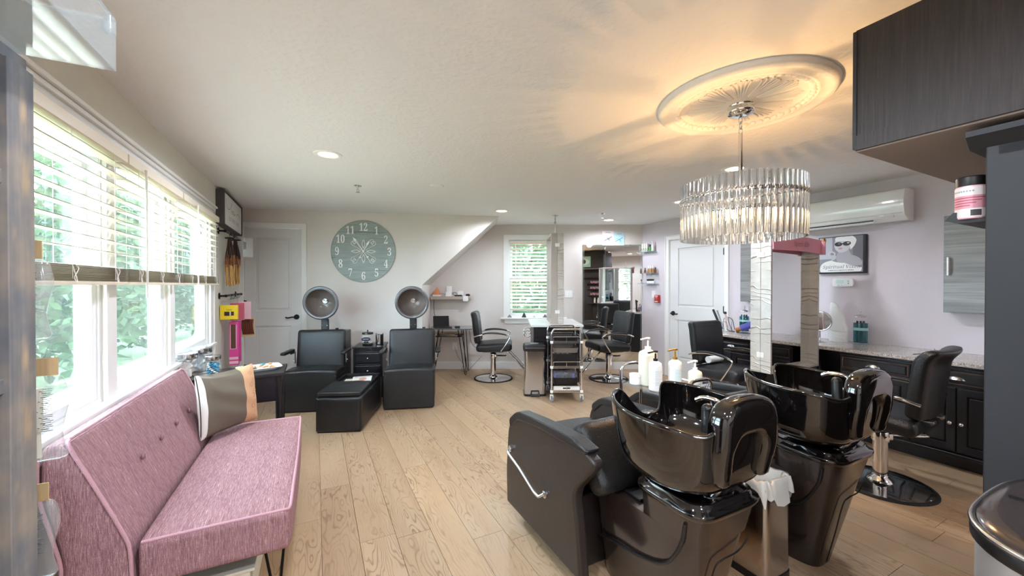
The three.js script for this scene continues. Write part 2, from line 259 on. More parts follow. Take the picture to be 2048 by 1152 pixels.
// ---------- doors ----------
function door(n, label, w, h, panels, pos, rot, handleX, hinges) {
  const d = structGroup(`door_${n}`, label, pos, rot);           // origin: floor, middle of the opening, wall face
  part(d, 'slab', B(w - 0.006, h - 0.008, 0.022, 0, h / 2 + 0.002, -0.035), m.door);
  const holes = panels.map(([x0, y0, x1, y1]) => rect(x0, y0, x1, y1));
  part(d, 'stiles', T(EX(rect(-w / 2 + 0.003, 0.006, w / 2 - 0.003, h - 0.006), 0.018, 0.003, holes), 0, 0, -0.026), m.door);
  for (const [x0, y0, x1, y1] of panels) part(d, 'panel', T(EX(rect(x0 + 0.028, y0 + 0.028, x1 - 0.028, y1 - 0.028), 0.014, 0.006), 0, 0, -0.025), m.door);
  part(d, 'jamb', [B(0.012, h + 0.01, 0.11, -w / 2 - 0.005, h / 2, -0.055), B(0.012, h + 0.01, 0.11, w / 2 + 0.005, h / 2, -0.055), B(w + 0.02, 0.012, 0.11, 0, h + 0.006, -0.055)], m.trim);
  const cw = 0.07; part(d, 'casing', [T(EX([[-w / 2 - cw, 0], [-w / 2 - 0.005, 0], [-w / 2 - 0.005, h + 0.005], [w / 2 + 0.005, h + 0.005], [w / 2 + 0.005, 0], [w / 2 + cw, 0], [w / 2 + cw, h + cw], [-w / 2 - cw, h + cw]], 0.018, 0.004), 0, 0, 0), T(EX([[-w / 2 - cw, 0], [-w / 2 - cw + 0.014, 0], [-w / 2 - cw + 0.014, h + cw - 0.014], [w / 2 + cw - 0.014, h + cw - 0.014], [w / 2 + cw - 0.014, 0], [w / 2 + cw, 0], [w / 2 + cw, h + cw], [-w / 2 - cw, h + cw]], 0.012, 0.003), 0, 0, 0.016)], m.trim);
  const s = Math.sign(handleX), hd = part(d, 'lever_handle', [CY(0.032, 0.034, 0.014, handleX, 0.97, 0.0, 24, 'z'), CY(0.011, 0.011, 0.05, handleX, 0.97, 0.025, 12, 'z'), TB([[handleX, 0.97, 0.046], [handleX - s * 0.04, 0.972, 0.05], [handleX - s * 0.085, 0.962, 0.048], [handleX - s * 0.12, 0.968, 0.044]], 0.009, 16, 8)], m.pipe, false, 'dark bronze lever handle');
  for (const y of hinges) part(d, 'hinge', [CY(0.007, 0.007, 0.1, -s * (w / 2 - 0.001), y, 0.004, 10), B(0.022, 0.09, 0.003, -s * (w / 2 - 0.012), y, -0.006)], m.pipe);
  return d;
}
door(1, 'white two-panel door beside the round clock', 0.7, 2.155, [[-0.215, 1.06, 0.215, 2.03], [-0.215, 0.3, 0.215, 0.85]], CW(0.417), RC, 0.285, [1.92, 1.15, 0.3]);
door(2, 'white two-panel door in the lavender wall', 0.9, 2.085, [[-0.3, 1.08, 0.3, 1.95], [-0.3, 0.3, 0.3, 0.88]], RW(3.79, 0), ROT_R, -0.385, [1.85, 1.07, 0.3]);

// ---------- windows ----------
function sashes(g, w, h, y0, zg) {                             // double hung sashes filling w x h from y0, glass at depth zg
  const mid = y0 + h / 2, f = 0.045;
  const sash = (ya, yb, z) => { const s = part(g, 'sash', T(EX(rect(-w / 2 + 0.02, ya, w / 2 - 0.02, yb), 0.032, 0.004, [rect(-w / 2 + 0.02 + f, ya + f, w / 2 - 0.02 - f, yb - f)]), 0, 0, z - 0.016), m.vinyl); part(s, 'pane', B(w - 0.04 - 2 * f + 0.01, yb - ya - 2 * f + 0.01, 0.004, 0, (ya + yb) / 2, z), m.pane); };
  sash(mid - 0.02, y0 + h - 0.02, zg - 0.03); sash(y0 + 0.02, mid + 0.02, zg);
  part(g, 'insect_screen', B(w - 0.06, h - 0.06, 0.001, 0, mid, zg - 0.055), m.screen);
  part(g, 'frame', T(EX(rect(-w / 2, y0, w / 2, y0 + h), 0.085, 0, [rect(-w / 2 + 0.02, y0 + 0.02, w / 2 - 0.02, y0 + h - 0.02)]), 0, 0, -0.09), m.vinyl);
}
WIN.forEach(([a, b], i) => { const g = structGroup(`window_${i + 1}`, ['double hung window behind the near end of the pink settee', 'middle double hung window above the pink settee', 'double hung window beside the extensions sign'][i], LW((a + b) / 2, 0), ROT_L); sashes(g, b - a, HEAD - SILL, SILL, -0.03); });
{ // casing round the three
  const x0 = WIN[0][0], x1 = WIN[2][1], t = structGroup('trim_1', 'white casing round the row of three windows', LW(0, 0), ROT_L);
  part(t, 'head_casing', [B(x1 - x0 + 0.26, 0.1, 0.02, (x0 + x1) / 2, HEAD + 0.055, 0.01), B(x1 - x0 + 0.28, 0.022, 0.036, (x0 + x1) / 2, HEAD + 0.112, 0.018, 0.004), B(x1 - x0 + 0.26, 0.05, 0.026, (x0 + x1) / 2, HEAD + 0.012, 0.013, 0.004), B(x1 - x0 + 0.3, 0.02, 0.05, (x0 + x1) / 2, HEAD + 0.135, 0.025, 0.004)], m.trim);
  for (const [c, w] of [[x0 - 0.06, 0.11], [x1 + 0.065, 0.12]]) part(t, 'side_casing', [B(w, HEAD - SILL + 0.12, 0.02, c, (HEAD + SILL) / 2 - 0.05, 0.01, 0.004), B(0.018, HEAD - SILL + 0.12, 0.03, c + (c > 2 ? w / 2 - 0.01 : -w / 2 + 0.01), (HEAD + SILL) / 2 - 0.05, 0.015, 0.004)], m.trim);
  for (const c of [(WIN[0][1] + WIN[1][0]) / 2, (WIN[1][1] + WIN[2][0]) / 2]) part(t, 'mullion', B(0.1, HEAD - SILL, 0.018, c, (HEAD + SILL) / 2, 0.009, 0.003), m.trim);
  part(t, 'stool', B(x1 - x0 + 0.26, 0.025, 0.12, (x0 + x1) / 2, SILL - 0.008, -0.015, 0.005), m.sill);
  part(t, 'apron', B(x1 - x0 + 0.22, 0.08, 0.018, (x0 + x1) / 2, SILL - 0.06, 0.009, 0.004), m.trim);
}
{ const g = structGroup('window_4', 'window with white blind in the far wall', V(0.36, 0, ZF)); sashes(g, 0.84, 1.29, 0.86, -0.05);
  part(g, 'casing', [T(EX([[-0.5, 0.86], [-0.415, 0.86], [-0.415, 2.145], [0.415, 2.145], [0.415, 0.86], [0.5, 0.86], [0.5, 2.235], [-0.5, 2.235]], 0.018, 0.004))], m.trim);
  part(g, 'stool', B(1.1, 0.028, 0.15, 0, 0.846, -0.02, 0.006), m.sill); part(g, 'apron', B(0.96, 0.075, 0.016, 0, 0.795, 0.008, 0.004), m.trim); }
// ---------- blinds ----------
function blind(label, w, pos, rot, top, bottom, pitch, stack, tilt, wand, wandLen) {
  const b = thing('window_blind', label, 'blind', pos, rot, undefined); b.name = b.name;
  part(b, 'headrail', B(w, 0.05, 0.055, 0, top - 0.025, -0.03, 0.004), m.slat);
  const slat = (() => { const g = grid(1, 4, (s, t) => [(s - 0.5) * (w - 0.01), 0.003 * Math.sin(t * Math.PI), (t - 0.5) * 0.05]); const h = g.clone(); h.translate(0, -0.0028, 0); const ia = h.index.array; for (let i = 0; i < ia.length; i += 3) { const k = ia[i]; ia[i] = ia[i + 1]; ia[i + 1] = k; } h.computeVertexNormals(); return buv(join([g, h])); })();
  const place = (y, a) => { const s = new THREE.Mesh(slat, m.slat); s.name = 'slat'; s.position.set(0, y, -0.03); s.rotation.x = a; s.castShadow = s.receiveShadow = true; b.add(s); };
  const low = bottom + 0.02 + stack * 0.0043; for (let y = top - 0.075; y > low + pitch * 0.3; y -= pitch) place(y, tilt);
  for (let k = 0; k < stack; k++) place(bottom + 0.019 + k * 0.0043, rr(-0.03, 0.03));
  part(b, 'bottom_rail', B(w - 0.01, 0.016, 0.05, 0, bottom + 0.008, -0.03, 0.004), m.slat);
  for (const x of [-w * 0.36, w * 0.36, ...(w > 0.85 ? [0] : [])]) { part(b, 'ladder_cord', [CY(0.0012, 0.0012, top - bottom - 0.05, x, (top + bottom) / 2, -0.005, 5), CY(0.0012, 0.0012, top - bottom - 0.05, x, (top + bottom) / 2, -0.056, 5)], m.cord);
    if (stack) part(b, 'cord_loop', [TB([[x, low, -0.003], [x + 0.02, low - 0.02, 0.004], [x - 0.015, bottom + 0.03, 0.006], [x + 0.012, bottom + 0.012, 0.004], [x - 0.02, low - 0.012, 0.004]], 0.0016, 24, 5)], m.cord); }
  if (wand !== undefined) part(b, 'wand', [CY(0.006, 0.006, wandLen, wand, top - 0.06 - wandLen / 2, 0.012, 8), CY(0.008, 0.006, 0.03, wand, top - 0.05, 0.012, 8)], m.cord);
  return b;
}
const zb = 0.085;
[['raised white slat blind in the window nearest the weathered shelf', WIN[0], undefined, 0], ['raised white slat blind in the middle window', WIN[1], -0.27, 0.66], ['raised white slat blind in the window beside the extensions sign', WIN[2], -0.28, 0.62]].forEach(([l, [a, b], wd, wl]) =>
  blind(l, b - a + 0.075, LW((a + b) / 2, 0, zb), ROT_L, HEAD + 0.03, 1.4, 0.053, 15, 0.06, wd, wl));
blind('lowered white slat blind in the far window', 0.79, V(0.36, 0, ZF + 0.035), 0, 2.13, 0.98, 0.058, 2, 0.55, -0.3, 0.55);

// ---------- ceiling fittings ----------
const canSpots = [['recessed ceiling light above the ottoman', -1.41, -2.98], ['recessed ceiling light near the slanted soffit', -0.14, -5.24, 0.7], ['recessed ceiling light in front of the tall mirror', 1.485, -5.97, 0.55], ['recessed ceiling light behind the chandelier stem', 1.91, -3.34], ['recessed ceiling light near the lavender wall door', 2.03, -4.67, 0.45],
  ...[['recessed ceiling light over the reception side', 0.2, 0.9], ['recessed ceiling light above the display hutch end', 3.1, -0.3], ['recessed ceiling light behind the reception shelves', 2.3, -1.1], ['recessed ceiling light beside the weathered shelf', -0.1, -0.4], ['recessed ceiling light over the entry corner', 0.6, -1.6], ['recessed ceiling light behind the display hutch', 3.6, -1.2], ['recessed ceiling light in the middle of the reception', 1.1, -0.5]].map(([l, u, v]) => { const p = R(u, v); return [l, p.x, p.z]; })];
for (const [l, x, z, dim = 1] of canSpots) {
  const t = thing('recessed_light', l, 'ceiling light', V(x, TOP, z), 0, 'recessed ceiling lights');
  part(t, 'trim_ring', LT([[0.07, -0.002], [0.072, -0.006], [0.086, -0.008], [0.1, -0.004], [0.102, 0]], 36), m.white);
  part(t, 'lamp_lens', LT([[0.001, -0.004], [0.06, -0.004], [0.071, -0.003]], 32), m.lampGlow);
  const s = new THREE.SpotLight(0xe8f0ff, CAN_LIGHT * dim, 0, 1.5, 0.35, 2); s.position.set(0, -0.012, 0); s.target.position.set(0, -1, 0); s.castShadow = true; s.shadow.radius = 3; s.name = 'lamp'; t.add(s); t.add(s.target);
}
for (const [l, x, z] of [['chrome sprinkler head on the ceiling above the dryer chairs', -1.555, -3.92], ['chrome sprinkler head on the ceiling in front of the tall mirror', 1.26, -5.43]]) {
  const t = thing('sprinkler', l, 'sprinkler', V(x, TOP, z), 0, 'ceiling sprinklers');
  part(t, 'escutcheon', LT([[0.001, -0.012], [0.016, -0.012], [0.036, -0.004], [0.04, 0]], 24), m.chrome);
  part(t, 'body', [CY(0.009, 0.011, 0.03, 0, -0.022, 0, 12), BAR([-0.008, -0.03, 0], [-0.012, -0.048, 0], 0.003), BAR([0.008, -0.03, 0], [0.012, -0.048, 0], 0.003), BAR([-0.012, -0.048, 0], [0, -0.062, 0], 0.003), BAR([0.012, -0.048, 0], [0, -0.062, 0], 0.003)], m.chrome);
  part(t, 'deflector', CY(0.02, 0.02, 0.003, 0, -0.064, 0, 16), m.chrome);
}
{ const t = thing('smoke_detector', 'flat white round cover on the ceiling near the sprinkler', 'detector', V(-0.757, TOP, -3.92)); part(t, 'cover', LT([[0.001, -0.014], [0.05, -0.013], [0.066, -0.006], [0.07, 0]], 32), m.ceil); }
// ---------- settee ----------
{ const v0 = 1.9, v1 = 3.24, L = v1 - v0, s = thing('settee', 'pink tweed armless settee with buttoned back and hairpin legs', 'settee', R(0, (v0 + v1) / 2), A);
  // local x = u, local -z = v
  const prof = roundPoly([[-0.6, 0.27], [-0.615, 0.44], [-0.7, 0.66], [-0.775, 0.845, 0.03], [-0.84, 0.85, 0.03], [-0.845, 0.7], [-0.79, 0.42], [-0.8, 0.27]], 0.04, 5);
  part(s, 'backrest', [T(EX(prof, L, 0.018), 0, 0, -L / 2)], m.pink);
  const seatTop = (p, h) => { if (p.y > 0) p.y += 0.03 * Math.cos(p.x / h[0] * 1.45) * Math.cos(p.z / h[2] * 1.45); if (p.x > 0) p.x += 0.012 * Math.cos(p.z / h[2] * 1.4); };
  part(s, 'seat', T(rbox(0.5, 0.175, L, 0.028, 18, seatTop), -0.35, 0.355, 0), m.pink);
  // piping along the seams
  const pz = L / 2 - 0.012, ys = 0.438;
  part(s, 'seat_piping', [TB([[-0.585, ys, -pz], [-0.35, ys + 0.002, -pz], [-0.12, ys, -pz + 0.004], [-0.103, ys, -pz + 0.02], [-0.097, ys, 0], [-0.103, ys, pz - 0.02], [-0.12, ys, pz - 0.004], [-0.35, ys + 0.002, pz], [-0.585, ys, pz]], 0.0065, 90, 8, false, 0.1)], m.pinkPipe);
  for (const k of [-1, 1]) part(s, 'back_piping', TB([[-0.608, 0.3, k * (L / 2)], [-0.618, 0.45, k * L / 2], [-0.69, 0.64, k * L / 2], [-0.772, 0.835, k * (L / 2 - 0.004)], [-0.785, 0.852, k * (L / 2 - 0.04)]], 0.0065, 40, 8, false, 0.3), m.pinkPipe);
  for (const k of [-1, 1]) part(s, 'rear_piping', TB([[-0.803, 0.28, k * (L / 2)], [-0.793, 0.42, k * L / 2], [-0.846, 0.68, k * L / 2], [-0.848, 0.83, k * (L / 2 - 0.004)]], 0.006, 30, 8, false, 0.3), m.pinkPipe);
  part(s, 'top_piping', TB([[-0.783, 0.853, -L / 2 + 0.03], [-0.783, 0.855, 0], [-0.783, 0.853, L / 2 - 0.03]], 0.0065, 40, 8), m.pinkPipe);
  for (let k = 0; k < 5; k++) { const b = part(s, 'button', SPH(0.014, 0, 0, 0, 1, 1, 0.5, 14), m.pink); b.position.set(-0.683, 0.645, L / 2 - 0.36 - k * 0.235); b.rotation.set(0, Math.PI / 2, 0); b.rotation.z = 0; }
  part(s, 'underframe', B(0.6, 0.02, L - 0.1, -0.42, 0.262, 0), m.plastic);
  for (const [x, z] of [[-0.16, L / 2 - 0.12], [-0.16, -L / 2 + 0.12], [-0.7, L / 2 - 0.12], [-0.7, -L / 2 + 0.12]]) part(s, 'hairpin_leg', [TB([[x - 0.05, 0.255, z], [x - 0.01, 0.02, z + 0.01], [x, 0.006, z + 0.012], [x + 0.01, 0.02, z + 0.012], [x + 0.03, 0.255, z + 0.03]], 0.006, 40, 8, false, 0.15)], m.blackMetal);
}
one('storage_box', 'low white plastic storage box under the pink settee', 'box', [B(0.34, 0.012, 0.5, 0, 0.006, 0), B(0.34, 0.16, 0.008, 0, 0.086, 0.246), B(0.34, 0.16, 0.008, 0, 0.086, -0.246), B(0.008, 0.16, 0.5, 0.166, 0.086, 0), B(0.008, 0.16, 0.5, -0.166, 0.086, 0), B(0.36, 0.014, 0.52, 0, 0.172, 0, 0.004)], m.cream, R(-0.42, 2.25), A);
{ // throw pillow standing on the seat against the far end of the backrest
  const c = thing('throw_pillow', 'brown satin pillow with white edge and embroidered peach band', 'pillow', R(-0.51, 3.07, 0.475 + 0.185), 1.35);
  const W = 0.39, side = (x0, x1, sg) => grid(18, 24, (a, b) => { const X = x0 + (x1 - x0) * a, Y = b * 2 - 1, k = Math.sqrt(Math.max(0, (1 - X * X) * (1 - Y * Y))) ** 0.8, pin = 0.07; return [X * W / 2 * (1 - pin * (1 - Y * Y)), Y * W / 2 * (1 - pin * (1 - X * X)), sg * (0.004 + 0.078 * k * (1 + 0.05 * Math.sin(Y * 9 + X * 4)))]; });
  for (const [nm, x0, x1, mt] of [['white_edge', -1, -0.92, m.cushionWhite], ['satin_front', -0.92, 0.34, m.taupe], ['peach_band', 0.34, 1, m.peach]]) part(c, nm, [side(x0, x1, 1), side(x0, x1, -1)], mt);
  const vines = []; for (const s of [-1, 1]) for (let k = 0; k < 5; k++) { const y = -0.15 + k * 0.072, X = 0.66, z = s * (0.0055 + 0.078 * Math.sqrt(Math.max(0, (1 - X * X) * (1 - (y / 0.195) ** 2))) ** 0.8); vines.push(TOR(0.014, 0.0012, 0.122, y, z, 14, 4), TOR(0.008, 0.0011, 0.135, y + 0.03, z, 12, 4)); }
  part(c, 'embroidery', vines, M(0xb98d6d, 0.8));
  c.rotation.order = 'YXZ'; c.rotation.x = -0.1; c.rotation.z = 0.0;
}
// ---------- console table behind the settee ----------
{ const t = thing('console_table', 'black console table with deep apron behind the pink settee', 'table', R(-0.56, 3.79), A);
  part(t, 'table_top', B(0.66, 0.026, 0.4, 0, 0.687, 0, 0.004), m.espresso2); part(t, 'apron', [B(0.6, 0.2, 0.02, 0, 0.575, 0.17), B(0.6, 0.2, 0.02, 0, 0.575, -0.17), B(0.02, 0.2, 0.34, 0.29, 0.575, 0), B(0.02, 0.2, 0.34, -0.29, 0.575, 0)], m.espresso);
  for (const x of [-0.29, 0.29]) for (const z of [-0.165, 0.165]) part(t, 'leg', [CY(0.026, 0.018, 0.66, x, 0.345, z, 8), CY(0.016, 0.016, 0.015, x, 0.0075, z, 10)], m.espresso);
}
function jar(label, u, v, r, h, fill) {
  const j = thing('glass_jar', label, 'jar', R(u, v, 0.7), 0, 'glass jars on the console table');
  part(j, 'body', LT([[0.001, 0.003], [r * 0.94, 0.003], [r, 0.012], [r, h * 0.8], [r * 0.96, h * 0.83], [r * 0.955, h * 0.8], [r * 0.955, 0.014], [0.001, 0.009]], 32), m.glass);
  part(j, 'lid', LT([[r * 0.9, h * 0.78], [r * 0.97, h * 0.8], [r * 0.985, h * 0.84], [r * 0.985, h * 0.97], [r * 0.95, h], [0.001, h]], 32), m.steel);
  if (fill) fill(j, r, h);
}
const wraps = (mat, n, sy) => (j, r, h) => { for (let k = 0; k < n; k++) { const q = part(j, 'packet', rbox(r * 0.75, h * 0.3, r * 0.35, r * 0.12, 5), mat); const a = k * 2.1, d = k % 3 ? r * 0.38 : 0; q.position.set(Math.cos(a) * d, 0.03 + h * 0.12 + (k / n) * h * sy, Math.sin(a) * d); q.rotation.set(k * 0.9, a, k * 1.3); } };
jar('tall glass jar of white packets beside the window jamb', -0.842, 3.62, 0.06, 0.2, wraps(m.paper, 5, 0.35));
jar('tall glass jar of wrapped sweets between two other jars', -0.8, 3.8, 0.068, 0.215, wraps(MP(0xeef0f0, 0.3, 0, { transmission: 0.3, thickness: 0 }), 6, 0.4));
jar('short glass jar of blue candies with steel lid', -0.7, 3.66, 0.05, 0.165, (j, r, h) => { for (let k = 0; k < 60; k++) { const a = k * 2.4, d = r * 0.78 * Math.sqrt(((k * 37) % 60) / 60); part(j, 'candy', SPH(0.0105, 0, 0, 0, 1, 0.7, 1, 7), k % 4 ? m.blueBeads : m.white).position.set(Math.cos(a) * d, 0.02 + (k / 60) * h * 0.55, Math.sin(a) * d); } });
one('wrapped_sweet', 'yellow wrapped sweet on the console table front edge', 'sweet', [SPH(0.012, 0, 0.012, 0, 1.4, 1, 1), CY(0.001, 0.01, 0.014, 0.021, 0.012, 0, 8, 'x')], m.cream, R(-0.66, 3.63, 0.7), 0.4);
{ const t = thing('snack_tray', 'white rectangular tray of wrapped snacks on the console table', 'tray', R(-0.42, 3.8, 0.7), A + 0.25);
  part(t, 'dish', [...loft([sup(0.11, 0.075, 0.002, 40, 8), sup(0.15, 0.1, 0.026, 40, 8), sup(0.156, 0.106, 0.027, 40, 8), sup(0.154, 0.104, 0.022, 40, 8), sup(0.11, 0.075, 0, 40, 8)])], m.white);
  const cs = [m.tan, m.palePink, m.cream, M(0x9c5f4a, 0.5), M(0x3f8f86, 0.5), m.white, M(0xc88a4a, 0.5)]; for (let k = 0; k < 22; k++) { const q = part(t, 'snack', rbox(0.05, 0.014, 0.028, 0.006, 4), cs[k % cs.length]); q.position.set(rr(-0.1, 0.1), 0.014 + rr(0, 0.018), rr(-0.06, 0.06)); q.rotation.set(rr(-0.3, 0.3), rr(0, 3), rr(-0.3, 0.3)); } }

// ---------- weathered shelf unit beside the camera ----------
{ const s = thing('shelf_unit', 'tall weathered grey wooden shelf beside the window', 'shelf', R(-0.74, 0.9), A);   // local x = u, -z = v
  const H = 1.885, zf = -0.402;  // far end at v = 1.302
  for (const z of [zf + 0.043, 0.36]) { part(s, 'front_post', B(0.04, H, 0.086, 0.14, H / 2, z, 0.003), m.weather); part(s, 'rear_post', B(0.04, H, 0.086, -0.14, H / 2, z, 0.003), m.weather); part(s, 'end_panel', B(0.24, H - 0.04, 0.012, 0, H / 2, z), m.weather); }
  part(s, 'back_panel', B(0.01, H - 0.02, 0.8, -0.155, H / 2, -0.02), M(0x66768a, 0.8, 0, { map: weather }));
  for (const y of [0.2, 0.62, 1.185, 1.63]) part(s, 'shelf_board', B(0.29, 0.032, 0.72, 0.005, y, -0.02, 0.003), m.weather);
  for (const y of [0.585, 1.15]) part(s, 'cleat', B(0.2, 0.035, 0.02, 0, y, zf + 0.1), m.weather);
  part(s, 'top_board', B(0.3, 0.03, 0.8, 0, H + 0.015, -0.0, 0.003), m.weather);
}
{ const t = thing('acrylic_bin', 'clear acrylic display bin on the weathered shelf top', 'bin', R(-0.66, 0.97, 1.9155), A);
  const w = 0.4, d = 0.6; part(t, 'tray', [B(w, 0.004, d, 0.03, 0.002, 0), B(0.004, 0.12, d, 0.03 + w / 2, 0.06, 0), B(0.004, 0.12, d, 0.03 - w / 2, 0.06, 0), B(w, 0.12, 0.004, 0.03, 0.06, -d / 2), B(w, 0.12, 0.004, 0.03, 0.06, d / 2)], m.acrylic);
  part(t, 'rim', POLY([0.03 - w / 2, 0.12, -d / 2], [0.03 + w / 2, 0.12, -d / 2], [0.03 + w / 2, 0.12, d / 2], [0.03 - w / 2, 0.12, d / 2], [0.03 - w / 2, 0.12, -d / 2], 0.004), m.acrylic);
  part(t, 'latch', B(0.012, 0.04, 0.03, 0.03 + w / 2 + 0.006, 0.09, -d / 2 + 0.04, 0.003), m.acrylic);
}
one('product_box', 'white and aqua product box inside the acrylic bin', 'box', [B(0.18, 0.1, 0.12, 0, 0.05, 0, 0.003)], print(128, 64, (c, w, h) => { c.fillStyle = '#f2f4f4'; c.fillRect(0, 0, w, h); c.fillStyle = '#7fd0c4'; c.fillRect(0, h * 0.45, w, h * 0.3); }), R(-0.63, 0.78, 1.9205), A, undefined, true);
one('product_box', 'plain grey product box in the acrylic bin near its latch', 'box', [B(0.14, 0.075, 0.14, 0, 0.0375, 0, 0.003)], m.paper, R(-0.72, 1.05, 1.9205), A);
// packs hanging at the end of the shelf
function brushPack(label, u, v, top, len, brushMat, tint) {
  const t = thing('hanging_pack', label, 'pack', R(u, v, 0), A, 'packs hanging at the end of the weathered shelf');
  part(t, 'header_card', B(0.085, 0.045, 0.004, 0, top - 0.032, 0), m.card);
  part(t, 'hook', TB([[0, top - 0.01, 0.02], [0, top + 0.012, 0.012], [0, top + 0.012, 0], [0, top - 0.008, -0.002]], 0.002, 12, 6), m.chromeSoft);
  part(t, 'clear_bag', T(rbox(0.11, len, 0.036, 0.016, 12, (p) => { p.x += 0.006 * Math.sin(p.y * 40); p.z += 0.004 * Math.sin(p.y * 30 + p.x * 40); }), 0, top - 0.055 - len / 2, 0), m.bag);
  part(t, 'brush_body', [CY(0.014, 0.014, len * 0.5, 0, top - 0.08 - len * 0.28, 0, 12), CY(0.009, 0.012, len * 0.32, 0, top - 0.08 - len * 0.68, 0, 12)], brushMat);
  const br = []; for (let k = 0; k < 90; k++) { const a = k * 2.4, y = top - 0.09 - len * 0.5 * (k / 90); br.push(BAR([0, y, 0], [Math.cos(a) * 0.032, y, Math.sin(a) * 0.018], 0.0009, 3)); }
  part(t, 'bristles', br, m.plastic);
}
brushPack('round bristle hair brush in a clear bag with white card', -0.655, 1.4, 1.52, 0.2, m.tan);
brushPack('paddle brush with tan card in a clear crinkled bag', -0.645, 1.44, 1.22, 0.22, m.cream);
brushPack('comb set in a clear bag hanging low beside the settee', -0.66, 1.43, 0.9, 0.2, m.greyPlastic);

// ---------- extensions sign and display rails on the left wall ----------
{ const s = thing('wall_sign', 'grey framed white box sign reading hair EXTENSIONS', 'sign', LW(5.42, 2.2), ROT_L); const w = 1.06, h = 0.35;
  part(s, 'frame', [B(w, 0.014, 0.075, 0, h / 2, 0.038), B(w, 0.014, 0.075, 0, -h / 2, 0.038), B(0.014, h, 0.075, -w / 2, 0, 0.038), B(0.014, h, 0.075, w / 2, 0, 0.038)], M(0x4d4a4c, 0.6));
  part(s, 'board', B(w - 0.02, h - 0.02, 0.03, 0, 0, 0.05), m.white);
  part(s, 'sign_face', PR(w - 0.03, h - 0.03, 0, 0, 0.0665), print(1024, 336, (c, W, H) => { c.fillStyle = '#ebe7e2'; c.fillRect(0, 0, W, H); c.strokeStyle = c.fillStyle = '#35322f'; c.lineCap = 'round'; c.lineWidth = 5;
    c.beginPath(); c.moveTo(90, 60); c.bezierCurveTo(130, 160, 290, 190, 400, 60); c.bezierCurveTo(420, 20, 400, 110, 396, 170); c.bezierCurveTo(420, 110, 450, 130, 440, 170); c.bezierCurveTo(450, 180, 470, 120, 500, 125); c.bezierCurveTo(470, 130, 460, 175, 490, 168); c.bezierCurveTo(510, 160, 512, 130, 514, 128); c.bezierCurveTo(508, 180, 530, 175, 548, 130); c.bezierCurveTo(540, 180, 560, 170, 580, 150); c.moveTo(590, 130); c.bezierCurveTo(580, 200, 600, 150, 640, 130); c.stroke();
    c.beginPath(); c.moveTo(690, 150); c.bezierCurveTo(780, 90, 840, 110, 930, 140); c.stroke();
    c.font = '64px sans-serif'; c.textAlign = 'center'; let x = 270; for (const ch of 'EXTENSIONS') { c.fillText(ch, x, 268); x += 62; } }), true);
}
function rail(label, v, h, len) {
  const t = thing('display_rail', label, 'rail', LW(v, h), ROT_L, 'black display rails on the cream wall');
  part(t, 'bar', [CY(0.009, 0.009, len, len / 2, 0, 0.06, 12, 'x')], m.pipe);
  for (const x of [0.012, len - 0.012]) part(t, 'flange', [CY(0.034, 0.034, 0.008, x, 0, 0.004, 20, 'z'), CY(0.01, 0.01, 0.06, x, 0, 0.034, 12, 'z'), SPH(0.015, x, 0, 0.06)], m.pipe);
  for (let k = 0; k < 11; k++) part(t, 'hook', [TB([[0, 0.011, -0.006], [0, 0.013, 0.006], [0, 0, 0.014], [0, -0.03, 0.006], [0.004, -0.045, 0], [0.008, -0.036, -0.01]], 0.002, 16, 5)], k % 3 ? m.pipe : m.chromeSoft).position.set(0.16 + k * (len - 0.26) / 11 + rr(-0.01, 0.01), 0, 0.06);
}
rail('upper black pipe rail with hooks under the extensions sign', 4.97, 1.965, 0.95); rail('lower black pipe rail with hooks behind the yellow pack', 5.0, 1.285, 0.95);
// hair hanks (face the camera end of the rail: local x = u)
function hank(label, v, h, len, o) {
  const t = thing('hair_hank', label, 'hair hank', R(UL + o, v, h), A, 'hair hanks on the upper rail');
  part(t, 'clip', [B(0.085, 0.018, 0.02, 0, -0.05, 0, 0.006), TB([[0, -0.04, 0], [0, -0.01, 0.004], [0.006, 0, 0], [0, -0.012, -0.004]], 0.002, 12, 5)], m.plastic);
  const strand = (n, y0, y1, mat, nm) => { const g = []; for (let k = 0; k < n; k++) { const a = (k / (n - 1) - 0.5) * 2, b = rr(-1, 1) * 0.012, tip = len * (0.92 + 0.08 * rnd()); const f = (y) => { const s = y / tip; return [a * (0.014 + 0.028 * Math.sin(Math.min(1, s * 1.1) * 2.2)) + 0.004 * Math.sin(s * 9 + k), -0.055 - y, b * (0.4 + s) + 0.006 * Math.sin(s * 6 + k * 2)]; }; const pts = []; for (let i = 0; i <= 6; i++) pts.push(f(y0 * tip + (y1 - y0) * tip * i / 6)); g.push(TB(pts, 0.0048, 12, 5)); } part(t, nm, g, mat); };
  strand(18, 0, 0.42, m.hairDark, 'dark_hair'); strand(18, 0.36, 0.62, M(0x8a5a32, 0.5), 'mid_hair'); strand(18, 0.58, 1, m.hairBlond, 'blond_hair');
}
hank('dark to blond ombre hair hank on the upper rail', 5.05, 1.95, 0.52, 0.09); hank('second ombre hair hank behind the front one', 5.25, 1.95, 0.5, 0.11);
one('plastic_sleeve', 'clear plastic sleeve behind the hair hanks', 'sleeve', [B(0.24, 0.22, 0.006, 0, -0.12, 0)], m.bag, R(UL + 0.14, 5.36, 1.95), A);
function pack(name, label, w, h, d, u, v, top, mat, extra) { const t = thing(name, label, 'pack', R(u, v, top), A, 'packs on the lower rail'); part(t, 'carton', B(w, h, d, 0, -h / 2, 0, 0.002), mat, false); part(t, 'hang_tab', [TB([[0, -0.005, 0], [0, 0.03, 0.004], [0, 0.06, 0], [0, 0.04, -0.004]], 0.002, 10, 5)], m.chromeSoft); if (extra) extra(t); return t; }
